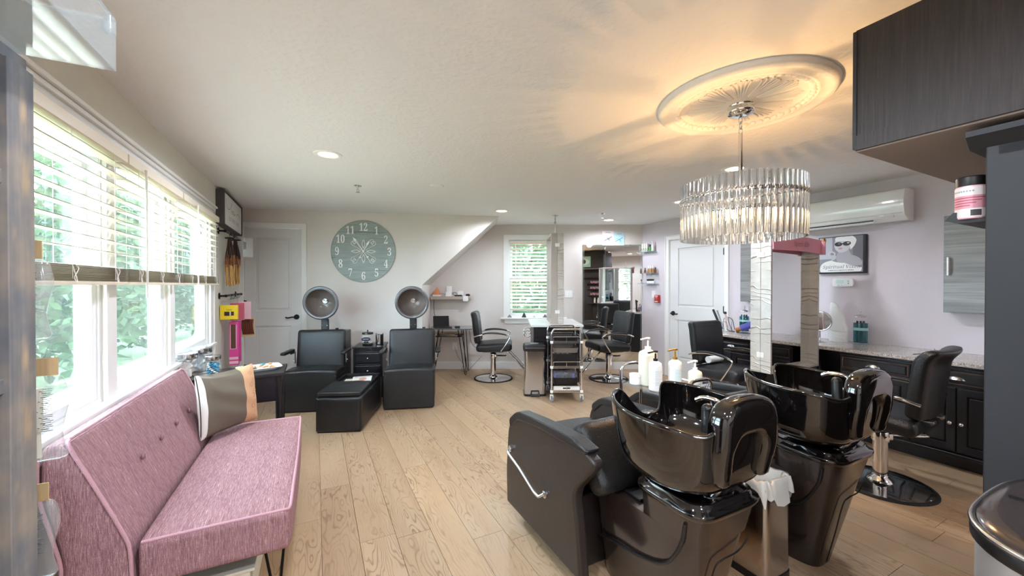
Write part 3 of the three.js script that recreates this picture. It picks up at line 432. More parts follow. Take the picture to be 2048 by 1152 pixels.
pack('yellow_carton', 'bright yellow hair extension carton with a small window', 0.155, 0.15, 0.06, UL + 0.085, 5.04, 1.185, m.yellow, (t) => { part(t, 'carton_window', B(0.082, 0.042, 0.004, 0.002, -0.088, 0.031), m.hairDark); part(t, 'window_bar', B(0.012, 0.042, 0.005, 0.012, -0.088, 0.0315), m.cream); part(t, 'lettering', PR(0.09, 0.034, 0, -0.045, 0.0306), print(128, 48, (c, w, h) => { c.fillStyle = '#f0d21c'; c.fillRect(0, 0, w, h); c.fillStyle = '#2c2a20'; c.font = 'italic 30px serif'; c.textAlign = 'center'; c.fillText('Lace', w / 2, 34); }), true); });
pack('pink_carton', 'long magenta hair extension carton with tall window', 0.085, 0.47, 0.05, UL + 0.11, 5.14, 1.0, m.magenta, (t) => { part(t, 'carton_window', B(0.045, 0.26, 0.004, -0.004, -0.16, 0.026), M(0x5a3a28, 0.4)); part(t, 'window_rim', [B(0.006, 0.26, 0.005, -0.03, -0.16, 0.026), B(0.006, 0.26, 0.005, 0.022, -0.16, 0.026), B(0.058, 0.006, 0.005, -0.004, -0.292, 0.026)], m.palePink); for (const y of [-0.395, -0.44]) part(t, 'label_stripe', B(0.08, 0.028, 0.003, 0, y, 0.0255), m.palePink); });
pack('pink_carton', 'second magenta carton tucked behind the long one', 0.085, 0.45, 0.04, UL + 0.115, 5.24, 1.0, m.magenta);
pack('blush_envelope', 'blush pink flat pack behind the yellow carton', 0.14, 0.2, 0.008, UL + 0.17, 5.34, 1.21, m.palePink); pack('blush_envelope', 'rose red flat pack between yellow carton and blush pack', 0.13, 0.19, 0.008, UL + 0.13, 5.2, 1.2, M(0xc85a72, 0.5));
{ const t = thing('hair_swatch', 'auburn hair swatch card below the blush pack', 'swatch', R(UL + 0.2, 5.42, 1.02), A); part(t, 'backing_card', B(0.13, 0.22, 0.004, 0, -0.11, 0), m.tan); const g = []; for (let k = 0; k < 6; k++) g.push(TB([[-0.045 + k * 0.018, -0.02, 0.008], [-0.05 + k * 0.018, -0.1, 0.016], [-0.04 + k * 0.018, -0.19, 0.008]], 0.011, 10, 6)); part(t, 'hair', g, M(0x6b3320, 0.45)); }
// ---------- round wall clock ----------
const serif = await new FontLoader().loadAsync('fonts/droid/droid_serif_bold.typeface.json');
{ const c = thing('wall_clock', 'round grey-green plank clock with white numerals', 'clock', CW(1.568, 1.862), RC), r = 0.42;
  const hts = [-0.42, -0.265, -0.088, 0.088, 0.265, 0.42]; // six boards... five visible planks, cut to the circle
  for (let k = 0; k < 5; k++) { const y0 = hts[k] + 0.001, y1 = hts[k + 1] - 0.001, pts = []; for (let i = 0; i <= 20; i++) { const y = y0 + (y1 - y0) * i / 20; pts.push([Math.sqrt(Math.max(0, r * r - y * y)), y]); } for (let i = 20; i >= 0; i--) { const y = y0 + (y1 - y0) * i / 20; pts.push([-Math.sqrt(Math.max(0, r * r - y * y)), y]); } part(c, 'board', EX(pts.filter((p, i) => i === 0 || Math.hypot(p[0] - pts[i - 1][0], p[1] - pts[i - 1][1]) > 1e-4), 0.02, 0.001), m.clock); }
  part(c, 'edge_band', T(EX(Array.from({ length: 64 }, (_, i) => [Math.cos(i / 64 * 6.2832) * (r + 0.004), Math.sin(i / 64 * 6.2832) * (r + 0.004)]), 0.022, 0, [Array.from({ length: 64 }, (_, i) => [Math.cos(i / 64 * 6.2832) * (r - 0.001), Math.sin(i / 64 * 6.2832) * (r - 0.001)])])), M(0x8c918d, 0.6));
  for (let n = 1; n <= 12; n++) { const g = new TextGeometry(String(n), { font: serif, size: 0.09, depth: 0.008, curveSegments: 5, bevelEnabled: false }); g.computeBoundingBox(); const b = g.boundingBox, a = n * Math.PI / 6; T(g, -(b.max.x + b.min.x) / 2, -(b.max.y + b.min.y) / 2, 0).scale(0.82, 1.22, 1); part(c, 'numeral', T(g, Math.sin(a) * 0.343, Math.cos(a) * 0.335, 0.0205), m.white); }
  // scrolled ornament
  const orn = []; for (let q = 0; q < 8; q++) { const a = q * Math.PI / 4 + Math.PI / 8, rot = (g) => RZ(g, a), s = q % 2 ? 1 : -1, pts = []; for (let i = 0; i <= 30; i++) { const t = i / 30, k = t < 0.55 ? 0 : (t - 0.55) / 0.45, y = t < 0.55 ? 0.02 + t / 0.55 * 0.105 : 0.125 + 0.028 * Math.sin(k * 5.4) * (1 - k * 0.5), x = t < 0.55 ? s * 0.018 * Math.sin(t / 0.55 * 1.57) : s * (0.018 + 0.03 * (1 - Math.cos(k * 5.0)) * (1 - 0.45 * k)); pts.push([x, y, 0.022]); } orn.push(rot(TB(pts, 0.0042, 50, 6))); }
  for (let q = 0; q < 4; q++) { const leaf = T(EX(roundPoly([[0, 0.0], [0.022, 0.055], [0, 0.115], [-0.022, 0.055]], 0.02, 4), 0.004, 0, [roundPoly([[0, 0.02], [0.013, 0.055], [0, 0.095], [-0.013, 0.055]].reverse(), 0.012, 4)]), 0, 0.02, 0.0205); orn.push(RZ(leaf, q * Math.PI / 2)); }
  part(c, 'scroll_ornament', orn.map((g) => g.scale(1.3, 1.3, 1)), M(0xd9dcd8, 0.6));
  const hand = (a, l, nm) => { const h = part(c, nm, [B(0.009, l, 0.003, 0, l / 2, 0), T(EX([[0, 0.05], [0.018, 0.0], [0, -0.025], [-0.015, 0]], 0.003), 0, l, 0), B(0.005, 0.09, 0.003, 0, -0.045, 0), CY(0.014, 0.014, 0.003, 0, -0.095, 0, 14, 'z')], m.white); h.position.set(0, 0, nm === 'hour_hand' ? 0.032 : 0.037); h.rotation.z = -a; };
  hand(0.48, 0.115, 'hour_hand'); hand(-0.62, 0.185, 'minute_hand'); part(c, 'hub', CY(0.014, 0.014, 0.02, 0, 0, 0.031, 16, 'z'), m.white);
}
// ---------- fire alarm pull stations ----------
const pullFace = print(96, 128, (c, w, h) => { c.fillStyle = '#b4322c'; c.fillRect(0, 0, w, h); c.fillStyle = '#f1e8e2'; c.fillRect(8, 6, 80, 16); c.fillRect(8, 106, 80, 14); c.fillStyle = '#fff'; c.font = 'bold 22px sans-serif'; c.textAlign = 'center'; c.fillText('FIRE', 48, 50); c.fillText('PULL', 48, 92); c.fillStyle = '#f1e8e2'; c.fillRect(14, 58, 68, 10); });
for (const [l, pos, rot] of [['red fire alarm pull station beside the dryer hood', CW(0.924, 1.156), RC], ['red fire alarm pull station beside the lavender wall door', RW(4.46, 1.18), ROT_R]]) { const t = thing('fire_alarm', l, 'fire alarm', pos, rot, 'fire alarm pull stations'); part(t, 'housing', B(0.085, 0.125, 0.045, 0, 0, 0.0225, 0.006), m.red); part(t, 'pull_bar', B(0.06, 0.02, 0.012, 0, -0.004, 0.05, 0.003), m.red); part(t, 'lettering', PR(0.074, 0.112, 0, 0, 0.0456), pullFace, true); }

// ---------- hooded dryer chairs ----------
function dryerChair(label, pos, rot) {
  const t = thing('dryer_chair', label, 'dryer chair', pos, rot, 'hooded dryer chairs'); const w = 0.565;   // origin at the floor under the front edge, seat runs to -z
  part(t, 'base', [B(w - 0.02, 0.395, 0.6, 0, 0.2, -0.32, 0.012)], m.leather);
  part(t, 'seat', [T(rbox(w, 0.1, 0.46, 0.035, 14, (p, h) => { if (p.y > 0) p.y += 0.014 * Math.cos(p.x / h[0] * 1.5) - 0.03 * cl(-p.z / h[2]); }), 0, 0.405, -0.23), T(EX(roundPoly([[-w / 2, 0.01], [w / 2, 0.01], [w / 2, 0.4], [-w / 2, 0.4]], 0.03), 0.03, 0.012), 0, 0, -0.03)], m.leather);
  const back = part(t, 'backrest', rbox(w - 0.02, 0.49, 0.1, 0.035, 16, (p, h) => { if (p.z > 0) p.z += 0.016 * Math.cos(p.x / h[0] * 1.5) * Math.cos(p.y / h[1] * 1.4); }), m.leather); back.position.set(0, 0.615, -0.445); back.rotation.x = -0.14;
  part(t, 'back_box', T(RY(EX([[0.42, 0.4], [0.5, 0.83], [0.72, 0.83], [0.72, 0.04], [0.42, 0.04]], w - 0.03, 0.006), Math.PI / 2), -(w - 0.03) / 2, 0, 0), m.leather);
  for (const s of [-1, 1]) { const a = part(t, 'armrest', [T(rbox(0.06, 0.036, 0.3, 0.016, 10), s * (w / 2 + 0.035), 0.625, -0.27), B(0.018, 0.02, 0.12, s * (w / 2 + 0.02), 0.6, -0.38)], m.plastic); part(a, 'bracket', [B(0.01, 0.14, 0.03, s * (w / 2 + 0.006), 0.54, -0.4, 0.003), CY(0.012, 0.012, 0.02, s * (w / 2 + 0.012), 0.5, -0.4, 12, 'x')], m.chromeSoft); }
  part(t, 'post', [B(0.085, 0.16, 0.035, 0, 0.9, -0.57, 0.006), B(0.07, 0.26, 0.02, 0, 0.94, -0.56, 0.004)], m.plastic);
  for (const x of [-0.026, 0.026]) part(t, 'bolt', CY(0.005, 0.005, 0.006, x, 0.9, -0.549, 10, 'z'), m.chromeSoft);
  part(t, 'control_knob', CY(0.018, 0.02, 0.03, 0.13, 0.846, -0.6, 14), m.plastic);
  const hood = new THREE.Group(); hood.name = 'hood'; hood.position.set(0, 1.185, -0.4); hood.rotation.x = 0.1; t.add(hood);
  part(hood, 'hood_ring', [RX(LT([[0.168, 0.0], [0.172, 0.014], [0.184, 0.02], [0.197, 0.014], [0.203, -0.004], [0.198, -0.03], [0.185, -0.04], [0.174, -0.03], [0.168, 0]], 56), Math.PI / 2), TOR(0.171, 0.004, 0, 0, 0.012, 56, 8), TOR(0.2, 0.004, 0, 0, 0.0, 56, 8)], M(0x77787b, 0.28, 0.5));
  part(hood, 'smoked_bowl', RX(LT([[0.17, 0.0], [0.167, -0.05], [0.152, -0.11], [0.11, -0.16], [0.06, -0.185], [0.001, -0.192]], 48), Math.PI / 2), m.smoke);
  part(hood, 'fan_housing', [RX(LT([[0.174, -0.03], [0.176, -0.09], [0.157, -0.16], [0.1, -0.215], [0.05, -0.235], [0.001, -0.238]], 40), Math.PI / 2)], M(0x8a8078, 0.45));
  part(hood, 'fan_hub', [CY(0.03, 0.036, 0.02, 0, 0, -0.175, 20, 'z'), SPH(0.012, 0.02, 0.005, -0.16), SPH(0.01, -0.012, 0.012, -0.16)], m.chromeSoft);
  return t;
}
dryerChair('hooded dryer chair beside the white door', V(-2.225, 0, -4.25), RC); dryerChair('hooded dryer chair beside the desk nook', V(-1.16, 0, -4.355), RC);
{ const t = thing('nightstand', 'black two-drawer nightstand between the dryer chairs', 'nightstand', V(-1.805, 0, -4.96), RC); const w = 0.37;
  part(t, 'top', B(w, 0.022, 0.4, 0, 0.629, 0, 0.005), m.espresso); part(t, 'body', [B(w - 0.03, 0.57, 0.36, 0, 0.335, -0.01), B(0.03, 0.6, 0.03, -w / 2 + 0.025, 0.31, 0.175), B(0.03, 0.6, 0.03, w / 2 - 0.025, 0.31, 0.175)], m.espresso);
  for (const y of [0.5, 0.345, 0.19]) { const d = part(t, 'drawer', [T(EX(rect(-0.155, y - 0.065, 0.155, y + 0.065), 0.03, 0.012), 0, 0, 0.168), B(0.3, 0.012, 0.03, 0, y + 0.068, 0.18)], m.espresso); part(d, 'knob', [SPH(0.013, 0, y, 0.212), CY(0.006, 0.006, 0.015, 0, y, 0.2, 8, 'z')], m.chromeSoft); } }
{ const t = thing('candy_jar', 'squat glass jar with black lid on the nightstand', 'jar', V(-1.835, 0.64, -4.93), RC); part(t, 'body', loft([sup(0.06, 0.05, 0.012, 32, 3), sup(0.085, 0.065, 0.03, 32, 3), sup(0.088, 0.068, 0.1, 32, 3), sup(0.07, 0.055, 0.135, 32, 3)], false), m.glass); part(t, 'lid', [CY(0.066, 0.068, 0.022, 0, 0.147, 0, 28), CY(0.005, 0.005, 0.02, 0, 0.168, 0), SPH(0.009, 0, 0.182, 0)], m.plastic); part(t, 'base', loft([sup(0.06, 0.05, 0, 32, 3), sup(0.066, 0.055, 0.014, 32, 3)]), m.plastic);
  part(t, 'name_plate', T(EX(Array.from({ length: 32 }, (_, i) => [Math.cos(i / 32 * 6.2832) * 0.055, Math.sin(i / 32 * 6.2832) * 0.026]), 0.004), -0.008, 0.08, 0.068), M(0x20242e, 0.4)); part(t, 'lettering', PR(0.08, 0.026, -0.008, 0.08, 0.0725), print(160, 52, (c, w, h) => { c.fillStyle = '#20242e'; c.fillRect(0, 0, w, h); c.fillStyle = '#dfe6ee'; c.strokeStyle = '#dfe6ee'; c.lineWidth = 5; for (let k = 0; k < 5; k++) { c.beginPath(); c.arc(28 + k * 26, 26, 9, k, k + 4.6); c.stroke(); } }), true);
  for (let k = 0; k < 7; k++) part(t, 'mint', SPH(0.012, -0.045 + k * 0.015, 0.036, 0.03 * Math.sin(k * 2.3), 1.3, 0.8, 1, 8), k % 2 ? m.plastic : m.white); }
{ const t = thing('steel_cup', 'brushed steel cup with slanted rim on the nightstand', 'cup', V(-1.69, 0.64, -4.95)); const n = 36, ring = (r, f) => Array.from({ length: n }, (_, i) => { const a = -i / n * 6.2832; return [r * Math.cos(a), f(a), r * Math.sin(a)]; }), top = (a) => 0.15 - 0.024 * Math.abs(Math.sin(a)) + 0.0; part(t, 'body', loft([ring(0.046, () => 0.008), ring(0.05, () => 0.02), ring(0.05, top), ring(0.046, top), ring(0.046, () => 0.02)]), m.steel); part(t, 'foot_ring', CY(0.047, 0.047, 0.008, 0, 0.004, 0, 28), m.plastic); }
// ---------- storage ottoman ----------
{ const t = thing('ottoman', 'black leather storage ottoman with half lid and tray', 'ottoman', V(-1.685, 0, -4.085), 0.105); const w = 0.42, d = 0.86;   // centre
  part(t, 'box', [T(rbox(w, 0.33, d, 0.018, 8), 0, 0.175, 0)], m.leather); part(t, 'plinth', B(w - 0.03, 0.02, d - 0.03, 0, 0.01, 0), m.plastic);
  part(t, 'lid', T(rbox(w - 0.02, 0.05, 0.44, 0.02, 14, (p, h) => { if (p.y > 0) p.y += 0.012 * Math.cos(p.x / h[0] * 1.5) * Math.cos(p.z / h[2] * 1.5) - 0.014 * Math.exp(-(p.x * p.x + (p.z + 0.05) ** 2) / 0.0015); }), 0, 0.362, 0.2), m.leather);
  part(t, 'button', SPH(0.014, 0, 0.371, 0.15, 1, 0.5, 1), m.leather);
  part(t, 'tray', [B(w - 0.02, 0.006, 0.4, 0, 0.345, -0.22), B(0.022, 0.035, 0.4, -w / 2 + 0.021, 0.358, -0.22, 0.004), B(0.022, 0.035, 0.4, w / 2 - 0.021, 0.358, -0.22, 0.004), B(w - 0.02, 0.035, 0.022, 0, 0.358, -0.415, 0.004)], m.plastic); part(t, 'tray_handle', B(0.1, 0.014, 0.012, 0.02, 0.372, -0.4, 0.005), m.rubber); }
one('magazine', 'glossy magazine with pale cover in the ottoman tray', 'magazine', [B(0.2, 0.008, 0.26, 0, 0.004, 0)], print(128, 160, (c, w, h) => { c.fillStyle = '#f1ece8'; c.fillRect(0, 0, w, h); c.fillStyle = '#d9a58c'; c.beginPath(); c.ellipse(70, 80, 26, 38, 0, 0, 7); c.fill(); c.fillStyle = '#9c4a52'; c.fillRect(10, 120, 70, 14); c.fillStyle = '#c9c3d0'; c.fillRect(10, 10, 108, 22); }), V(-1.67, 0.3485, -4.31), 0.3, undefined, true);
one('paper_flyer', 'folded cream flyer beside the magazine in the tray', 'flyer', [B(0.07, 0.004, 0.14, 0, 0.002, 0)], m.cream, V(-1.8, 0.3485, -4.25), 0.2);
// ---------- desk nook ----------
{ const s = thing('floating_shelf', 'grey floating shelf in the desk nook', 'shelf', V(-1.005, 1.19, ZF)); part(s, 'board', B(0.64, 0.05, 0.16, 0, 0, 0.08, 0.003), M(0xb3a79b, 0.6)); part(s, 'price_tag', [B(0.085, 0.085, 0.002, 0.25, -0.01, 0.163)], m.paper); }
const sh = (x, z = ZF + 0.08) => V(x, 1.2155, z);
{ const t = thing('salt_lamp', 'small orange pyramid ornament on a white block', 'ornament', sh(-1.235)); part(t, 'block', B(0.13, 0.026, 0.1, 0, 0.013, 0, 0.003), m.white); const g = new THREE.ConeGeometry(0.075, 0.13, 4); part(t, 'pyramid', T(RY(g, 0.5), 0, 0.091, 0), m.salt); }
one('card_stand', 'white card standing in a clear holder on the shelf', 'card', [RX(B(0.09, 0.17, 0.003, 0, 0.085, 0), -0.12), B(0.1, 0.01, 0.05, 0, 0.005, 0)], m.paper, sh(-1.04, ZF + 0.05));
one('card_box', 'small white card box in front of the card stand', 'box', [B(0.09, 0.075, 0.03, 0, 0.0375, 0)], m.paper, sh(-1.04, ZF + 0.12));
one('wire_organizer', 'silver wire organizer on the floating shelf', 'organizer', [...POLY([-0.07, 0.004, 0], [-0.07, 0.05, 0], [0.05, 0.03, 0], [0.05, 0.004, 0], 0.003), ...POLY([-0.07, 0.004, 0.05], [-0.07, 0.05, 0.05], [0.05, 0.03, 0.05], [0.05, 0.004, 0.05], 0.003), B(0.12, 0.004, 0.05, -0.01, 0.002, 0.025)], m.chromeSoft, sh(-1.12, ZF + 0.07));
one('card_reader', 'black card reader and cable on the floating shelf', 'card reader', [B(0.12, 0.022, 0.06, 0, 0.011, 0, 0.006), TB([[-0.06, 0.01, 0], [-0.1, 0.05, 0], [-0.04, 0.06, 0.02], [-0.02, 0.03, 0.03]], 0.004, 20, 6)], m.plastic, sh(-0.88, ZF + 0.1));
one('white_caddy', 'low white caddy behind the card reader', 'caddy', [T(EX(roundPoly([[-0.055, 0], [0.055, 0], [0.04, 0.085], [-0.04, 0.085]], 0.02), 0.04, 0.004), 0, 0, 0)], m.white, sh(-0.85, ZF + 0.03));
one('mouse', 'black rounded mouse at the end of the floating shelf', 'mouse', [SPH(0.034, 0, 0.02, 0, 1.15, 0.62, 1)], m.plastic, sh(-0.725, ZF + 0.1));
{ const t = thing('glass_desk', 'small glass-topped desk with hairpin legs and under-shelf', 'desk', V(-0.955, 0, -6.17)); part(t, 'desk_top', B(0.68, 0.016, 0.46, 0, 0.722, 0, 0.004), M(0x6c716f, 0.12, 0.1)); part(t, 'under_shelf', B(0.4, 0.01, 0.36, -0.03, 0.6, 0), m.pipe);
  for (const [x, z] of [[-0.22, 0.17], [0.15, 0.17], [-0.22, -0.17], [0.15, -0.17]]) { const s = x < 0 ? -1 : 1; part(t, 'hairpin_leg', TB([[x - 0.03, 0.712, z], [x + s * 0.08 - 0.006, 0.02, z], [x + s * 0.085, 0.006, z], [x + s * 0.09 + 0.004, 0.02, z], [x + 0.05, 0.712, z]], 0.006, 50, 8, false, 0.1), m.pipe); } }
{ const t = thing('tablet', 'black tablet on a folded keyboard case', 'tablet', V(-1.12, 0.7305, -6.15), 0.25); part(t, 'keyboard', B(0.25, 0.012, 0.17, 0.03, 0.006, 0.08, 0.004), m.plastic); const s = part(t, 'screen_body', B(0.25, 0.18, 0.01, 0, 0.09, 0, 0.004), m.plastic); s.position.set(0, 0.006, -0.02); s.rotation.x = -0.38; part(s, 'screen_glass', B(0.236, 0.166, 0.002, 0, 0.09, 0.006), MP(0x17171b, 0.06, 0)); part(t, 'stand', T(RY(EX([[0.02, 0.004], [0.14, 0.004], [0.07, 0.12]], 0.24, 0), Math.PI / 2), -0.12, 0, 0), m.plastic); }
one('card_terminal', 'small black payment terminal on the glass desk', 'terminal', [B(0.08, 0.022, 0.06, 0, 0.011, 0, 0.006)], m.plastic, V(-0.86, 0.7305, -6.1), 0.1);
[['stack of loose white papers under the glass desk', m.paper, 0.008, 0.26, 0], ['black folder under the papers on the desk shelf', m.plastic, 0.012, 0.3, 0.2], ['kraft envelope among the desk shelf papers', m.tan, 0.006, 0.24, -0.3]].reduce((y, [l, mt, h, w, a]) => { one('document', l, 'document', [B(w, h, 0.22, 0, h / 2, 0)], mt, V(-0.98, y, -6.13), a); return y + h + 0.001; }, 0.6055);
one('power_outlet', 'white wall outlet under the glass desk', 'outlet', [B(0.075, 0.118, 0.006, 0, 0, 0.003, 0.002), B(0.034, 0.028, 0.006, 0, 0.024, 0.005, 0.002), B(0.034, 0.028, 0.006, 0, -0.024, 0.005, 0.002)], m.white, V(-0.955, 0.38, ZF));
one('power_cable', 'thin black cable looping from desk to the salon chair side', 'cable', [TB([[-0.7, 0.7, -6.3], [-0.66, 0.45, -6.35], [-0.55, 0.34, -6.4], [-0.42, 0.32, -6.42]], 0.004, 30, 6), TB([[-0.955, 0.37, -6.455], [-0.88, 0.2, -6.4], [-0.8, 0.1, -6.36], [-0.82, 0.012, -6.3], [-0.72, 0.01, -6.25], [-0.62, 0.1, -6.38], [-0.5, 0.22, -6.42]], 0.003, 50, 6)], M(0x55524e, 0.6));
one('tablet_cable', 'black charging cable rising from tablet to floating shelf', 'cable', [TB([[-1.3, 1.165, -6.44], [-1.29, 1.0, -6.4], [-1.25, 0.9, -6.3], [-1.2, 0.86, -6.22]], 0.004, 24, 6)], m.plastic);
{ const t = thing('light_switch', 'white double rocker switch beside the hanging mirror', 'switch', V(0.945, 1.25, ZF)); part(t, 'plate', B(0.125, 0.12, 0.006, 0, 0, 0.003, 0.003), m.white); for (const x of [-0.025, 0.025]) part(t, 'rocker', B(0.034, 0.066, 0.006, x, 0, 0.007, 0.002), m.white); }
// small sailboat ornaments on the far window sill
[['dark sailboat ornament on the far window stool', -0.04, m.greyPlastic, 0.055], ['tall dark sailboat ornament beside the white one', 0.2, M(0x4b4a4a, 0.5), 0.1], ['white round ornament between the sailboats', 0.36, m.white, 0.06], ['mauve sailboat ornament near the hanging mirror', 0.55, M(0x7c5f64, 0.5), 0.055]].forEach(([l, x, mt, h]) => one('sill_ornament', l, 'ornament', h === 0.06 ? [SPH(0.028, 0, 0.028, 0)] : [T(EX([[-0.035, 0.012], [0.035, 0.012], [0.0, h]], 0.012, 0.002), 0, 0, -0.006), B(0.075, 0.014, 0.03, 0, 0.007, 0, 0.003)], mt, V(x, 0.86, ZF + 0.02), 0, 'ornaments on the far window sill'));
// ---------- hydraulic salon chairs (face +z) ----------
function salonChair(label, pos, rot, rolled, lever = 0) {
  const t = thing('salon_chair', label, 'salon chair', pos, rot, 'hydraulic salon chairs'), SH = 0.49;
  part(t, 'base_plate', LT([[0.001, 0.03], [0.07, 0.028], [0.16, 0.018], [0.27, 0.01], [0.285, 0.0]], 64), m.chrome); part(t, 'rubber_rim', LT([[0.268, 0.0125], [0.282, 0.013], [0.29, 0.006], [0.29, 0]], 64), m.rubber);
  part(t, 'column', [LT([[0.075, 0.026], [0.068, 0.045], [0.047, 0.06], [0.042, 0.075], [0.042, 0.3], [0.05, 0.31], [0.05, 0.36], [0.046, 0.385], [0.028, 0.39], [0.028, 0.43]], 32)], m.chrome); part(t, 'piston', CY(0.02, 0.02, 0.08, 0, 0.43, 0, 18), m.blackMetal);
  part(t, 'pump_lever', [TB([[0.03, 0.34, 0.03], [0.06, 0.335, 0.1], [0.06, 0.33, 0.17], [0.03, 0.34, 0.19], [0.01, 0.338, 0.16], [0.03, 0.335, 0.06]], 0.008, 40, 8)], rolled ? m.chrome : m.blackMetal).rotation.y = lever; if (rolled) t.children[t.children.length - 1].scale.z = 1.75; part(t, 'pump_head', [B(0.09, 0.05, 0.05, 0, 0.345, 0.03, 0.012), CY(0.014, 0.014, 0.12, 0, 0.335, 0.0, 14, 'x')], m.chrome).rotation.y = lever;
  part(t, 'seat', [T(rbox(0.5, 0.12, 0.52, 0.045, 16, (p, h) => { if (p.y > 0) p.y += 0.018 * Math.cos(p.x / h[0] * 1.4) + 0.02 * (p.z / h[2]); if (p.z > 0) p.y -= 0.03 * (p.z / h[2]) ** 3 * (p.y < 0 ? -0.6 : 0.6); }), 0, SH, 0.02)], m.leather); part(t, 'seat_plate', B(0.3, 0.014, 0.3, 0, SH - 0.068, 0), m.blackMetal);
  const back = part(t, 'backrest', rbox(0.47, 0.46, 0.085, 0.034, 18, (p, h) => { const k = p.x / h[0], y = p.y / h[1]; p.z += 0.035 * k * k - 0.02; if (rolled && y > 0.55) p.z -= 0.06 * (y - 0.55) ** 1.5 * 3; else if (y > 0.6) p.z -= 0.03 * (y - 0.6); p.x *= 1 - 0.07 * Math.max(0, -y); }), m.leather); back.position.set(0, 0.775, -0.245); back.rotation.x = -0.11;
  part(back, 'back_seam', [TB(Array.from({ length: 9 }, (_, i) => { const a = i / 8 * 2 - 1; return [a * 0.205, 0.185, 0.05 + 0.03 * a * a - 0.018 - (rolled ? 0.01 : 0)]; }), 0.0022, 24, 5)], m.leather);
  part(t, 'back_bracket', [B(0.05, 0.012, 0.1, -0.1, 0.535, -0.24, 0.004), B(0.05, 0.012, 0.1, 0.1, 0.535, -0.24, 0.004), CY(0.012, 0.012, 0.04, -0.1, 0.53, -0.28, 12, 'x'), CY(0.012, 0.012, 0.04, 0.1, 0.53, -0.28, 12, 'x')], m.chromeSoft);
  for (const s of [-1, 1]) { const x = s * 0.275, a = part(t, 'armrest', [TB([[x - s * 0.025, 0.655, -0.26], [x, 0.685, -0.16], [x, 0.705, 0.0], [x, 0.695, 0.16], [x, 0.675, 0.235]], 0.011, 40, 8), TB([[x, 0.675, 0.235], [x, 0.65, 0.25], [x, 0.56, 0.2], [x - s * 0.015, 0.45, 0.12]], 0.009, 30, 8)], m.chrome); part(a, 'arm_pad', T(grid(24, 12, (q, w) => { const z = -0.16 + q * 0.38, c = 0.702 - 0.9 * (z - 0.0) ** 2 * (z > 0 ? 0.75 : 1), an = w * 6.2832, k = Math.min(1, Math.min(q, 1 - q) * 9 + 0.25); return [x + Math.cos(an) * 0.02 * k, c + 0.012 + Math.sin(an) * 0.012 * k, z]; }), 0, 0, 0), m.plastic); }
  part(t, 'footrest', [TB([[-0.13, 0.44, 0.2], [-0.13, 0.3, 0.34], [-0.12, 0.17, 0.45], [-0.1, 0.14, 0.475], [0.1, 0.14, 0.475], [0.12, 0.17, 0.45], [0.13, 0.3, 0.34], [0.13, 0.44, 0.2]], 0.013, 70, 10, false, 0.12)], m.chrome);
  return t;
}
salonChair('black salon chair turned sideways by the glass desk', V(-0.28, 0, -5.81), Math.PI / 2);
salonChair('black salon chair in front of the tall wall mirror', V(1.44, 0, -5.78), -1.3, false, 3);
salonChair('black salon chair beside the lavender wall door', V(2.25, 0, -4.06), 0.45);
salonChair('black salon chair with rolled back in front of the counter', V(2.6, 0, -2.73), -2.62, true, -2.2);

// ---------- pedal bin ----------
{ const t = thing('pedal_bin', 'slim stainless pedal bin beside the rolling cart', 'trash can', V(0.288, 0, -5.0), 0.02); const w = 0.27, d = 0.25;
  part(t, 'body', loft([[0.02, 1], [0.3, 0.96], [0.45, 0.97], [0.57, 1]].map(([y, k]) => sup(w / 2 * k, d / 2, y, 48, 9))), m.steel); part(t, 'base', loft([sup(w / 2 + 0.006, d / 2 + 0.006, 0, 40, 9), sup(w / 2 + 0.006, d / 2 + 0.006, 0.025, 40, 9)]), m.plastic);
  part(t, 'lid', loft([sup(w / 2 + 0.008, d / 2 + 0.008, 0.565, 40, 8), sup(w / 2 + 0.01, d / 2 + 0.01, 0.6, 40, 8), sup(w / 2 + 0.004, d / 2 + 0.004, 0.632, 40, 8), sup(w / 2 - 0.02, d / 2 - 0.02, 0.645, 40, 8), sup(0.01, 0.01, 0.647, 40, 3)]), m.plastic); part(t, 'lid_trim', B(w - 0.02, 0.006, 0.004, 0, 0.606, d / 2 + 0.011), m.chromeSoft); part(t, 'lid_button', LT([[0.001, 0.655], [0.045, 0.654], [0.06, 0.648]], 28), m.greyPlastic);
  part(t, 'pedal', [B(0.11, 0.016, 0.04, 0, 0.012, d / 2 + 0.02, 0.005), ...POLY([-0.05, 0.02, d / 2 + 0.03], [-0.045, 0.065, d / 2 + 0.012], [0.045, 0.065, d / 2 + 0.012], [0.05, 0.02, d / 2 + 0.03], 0.007)], m.plastic); }
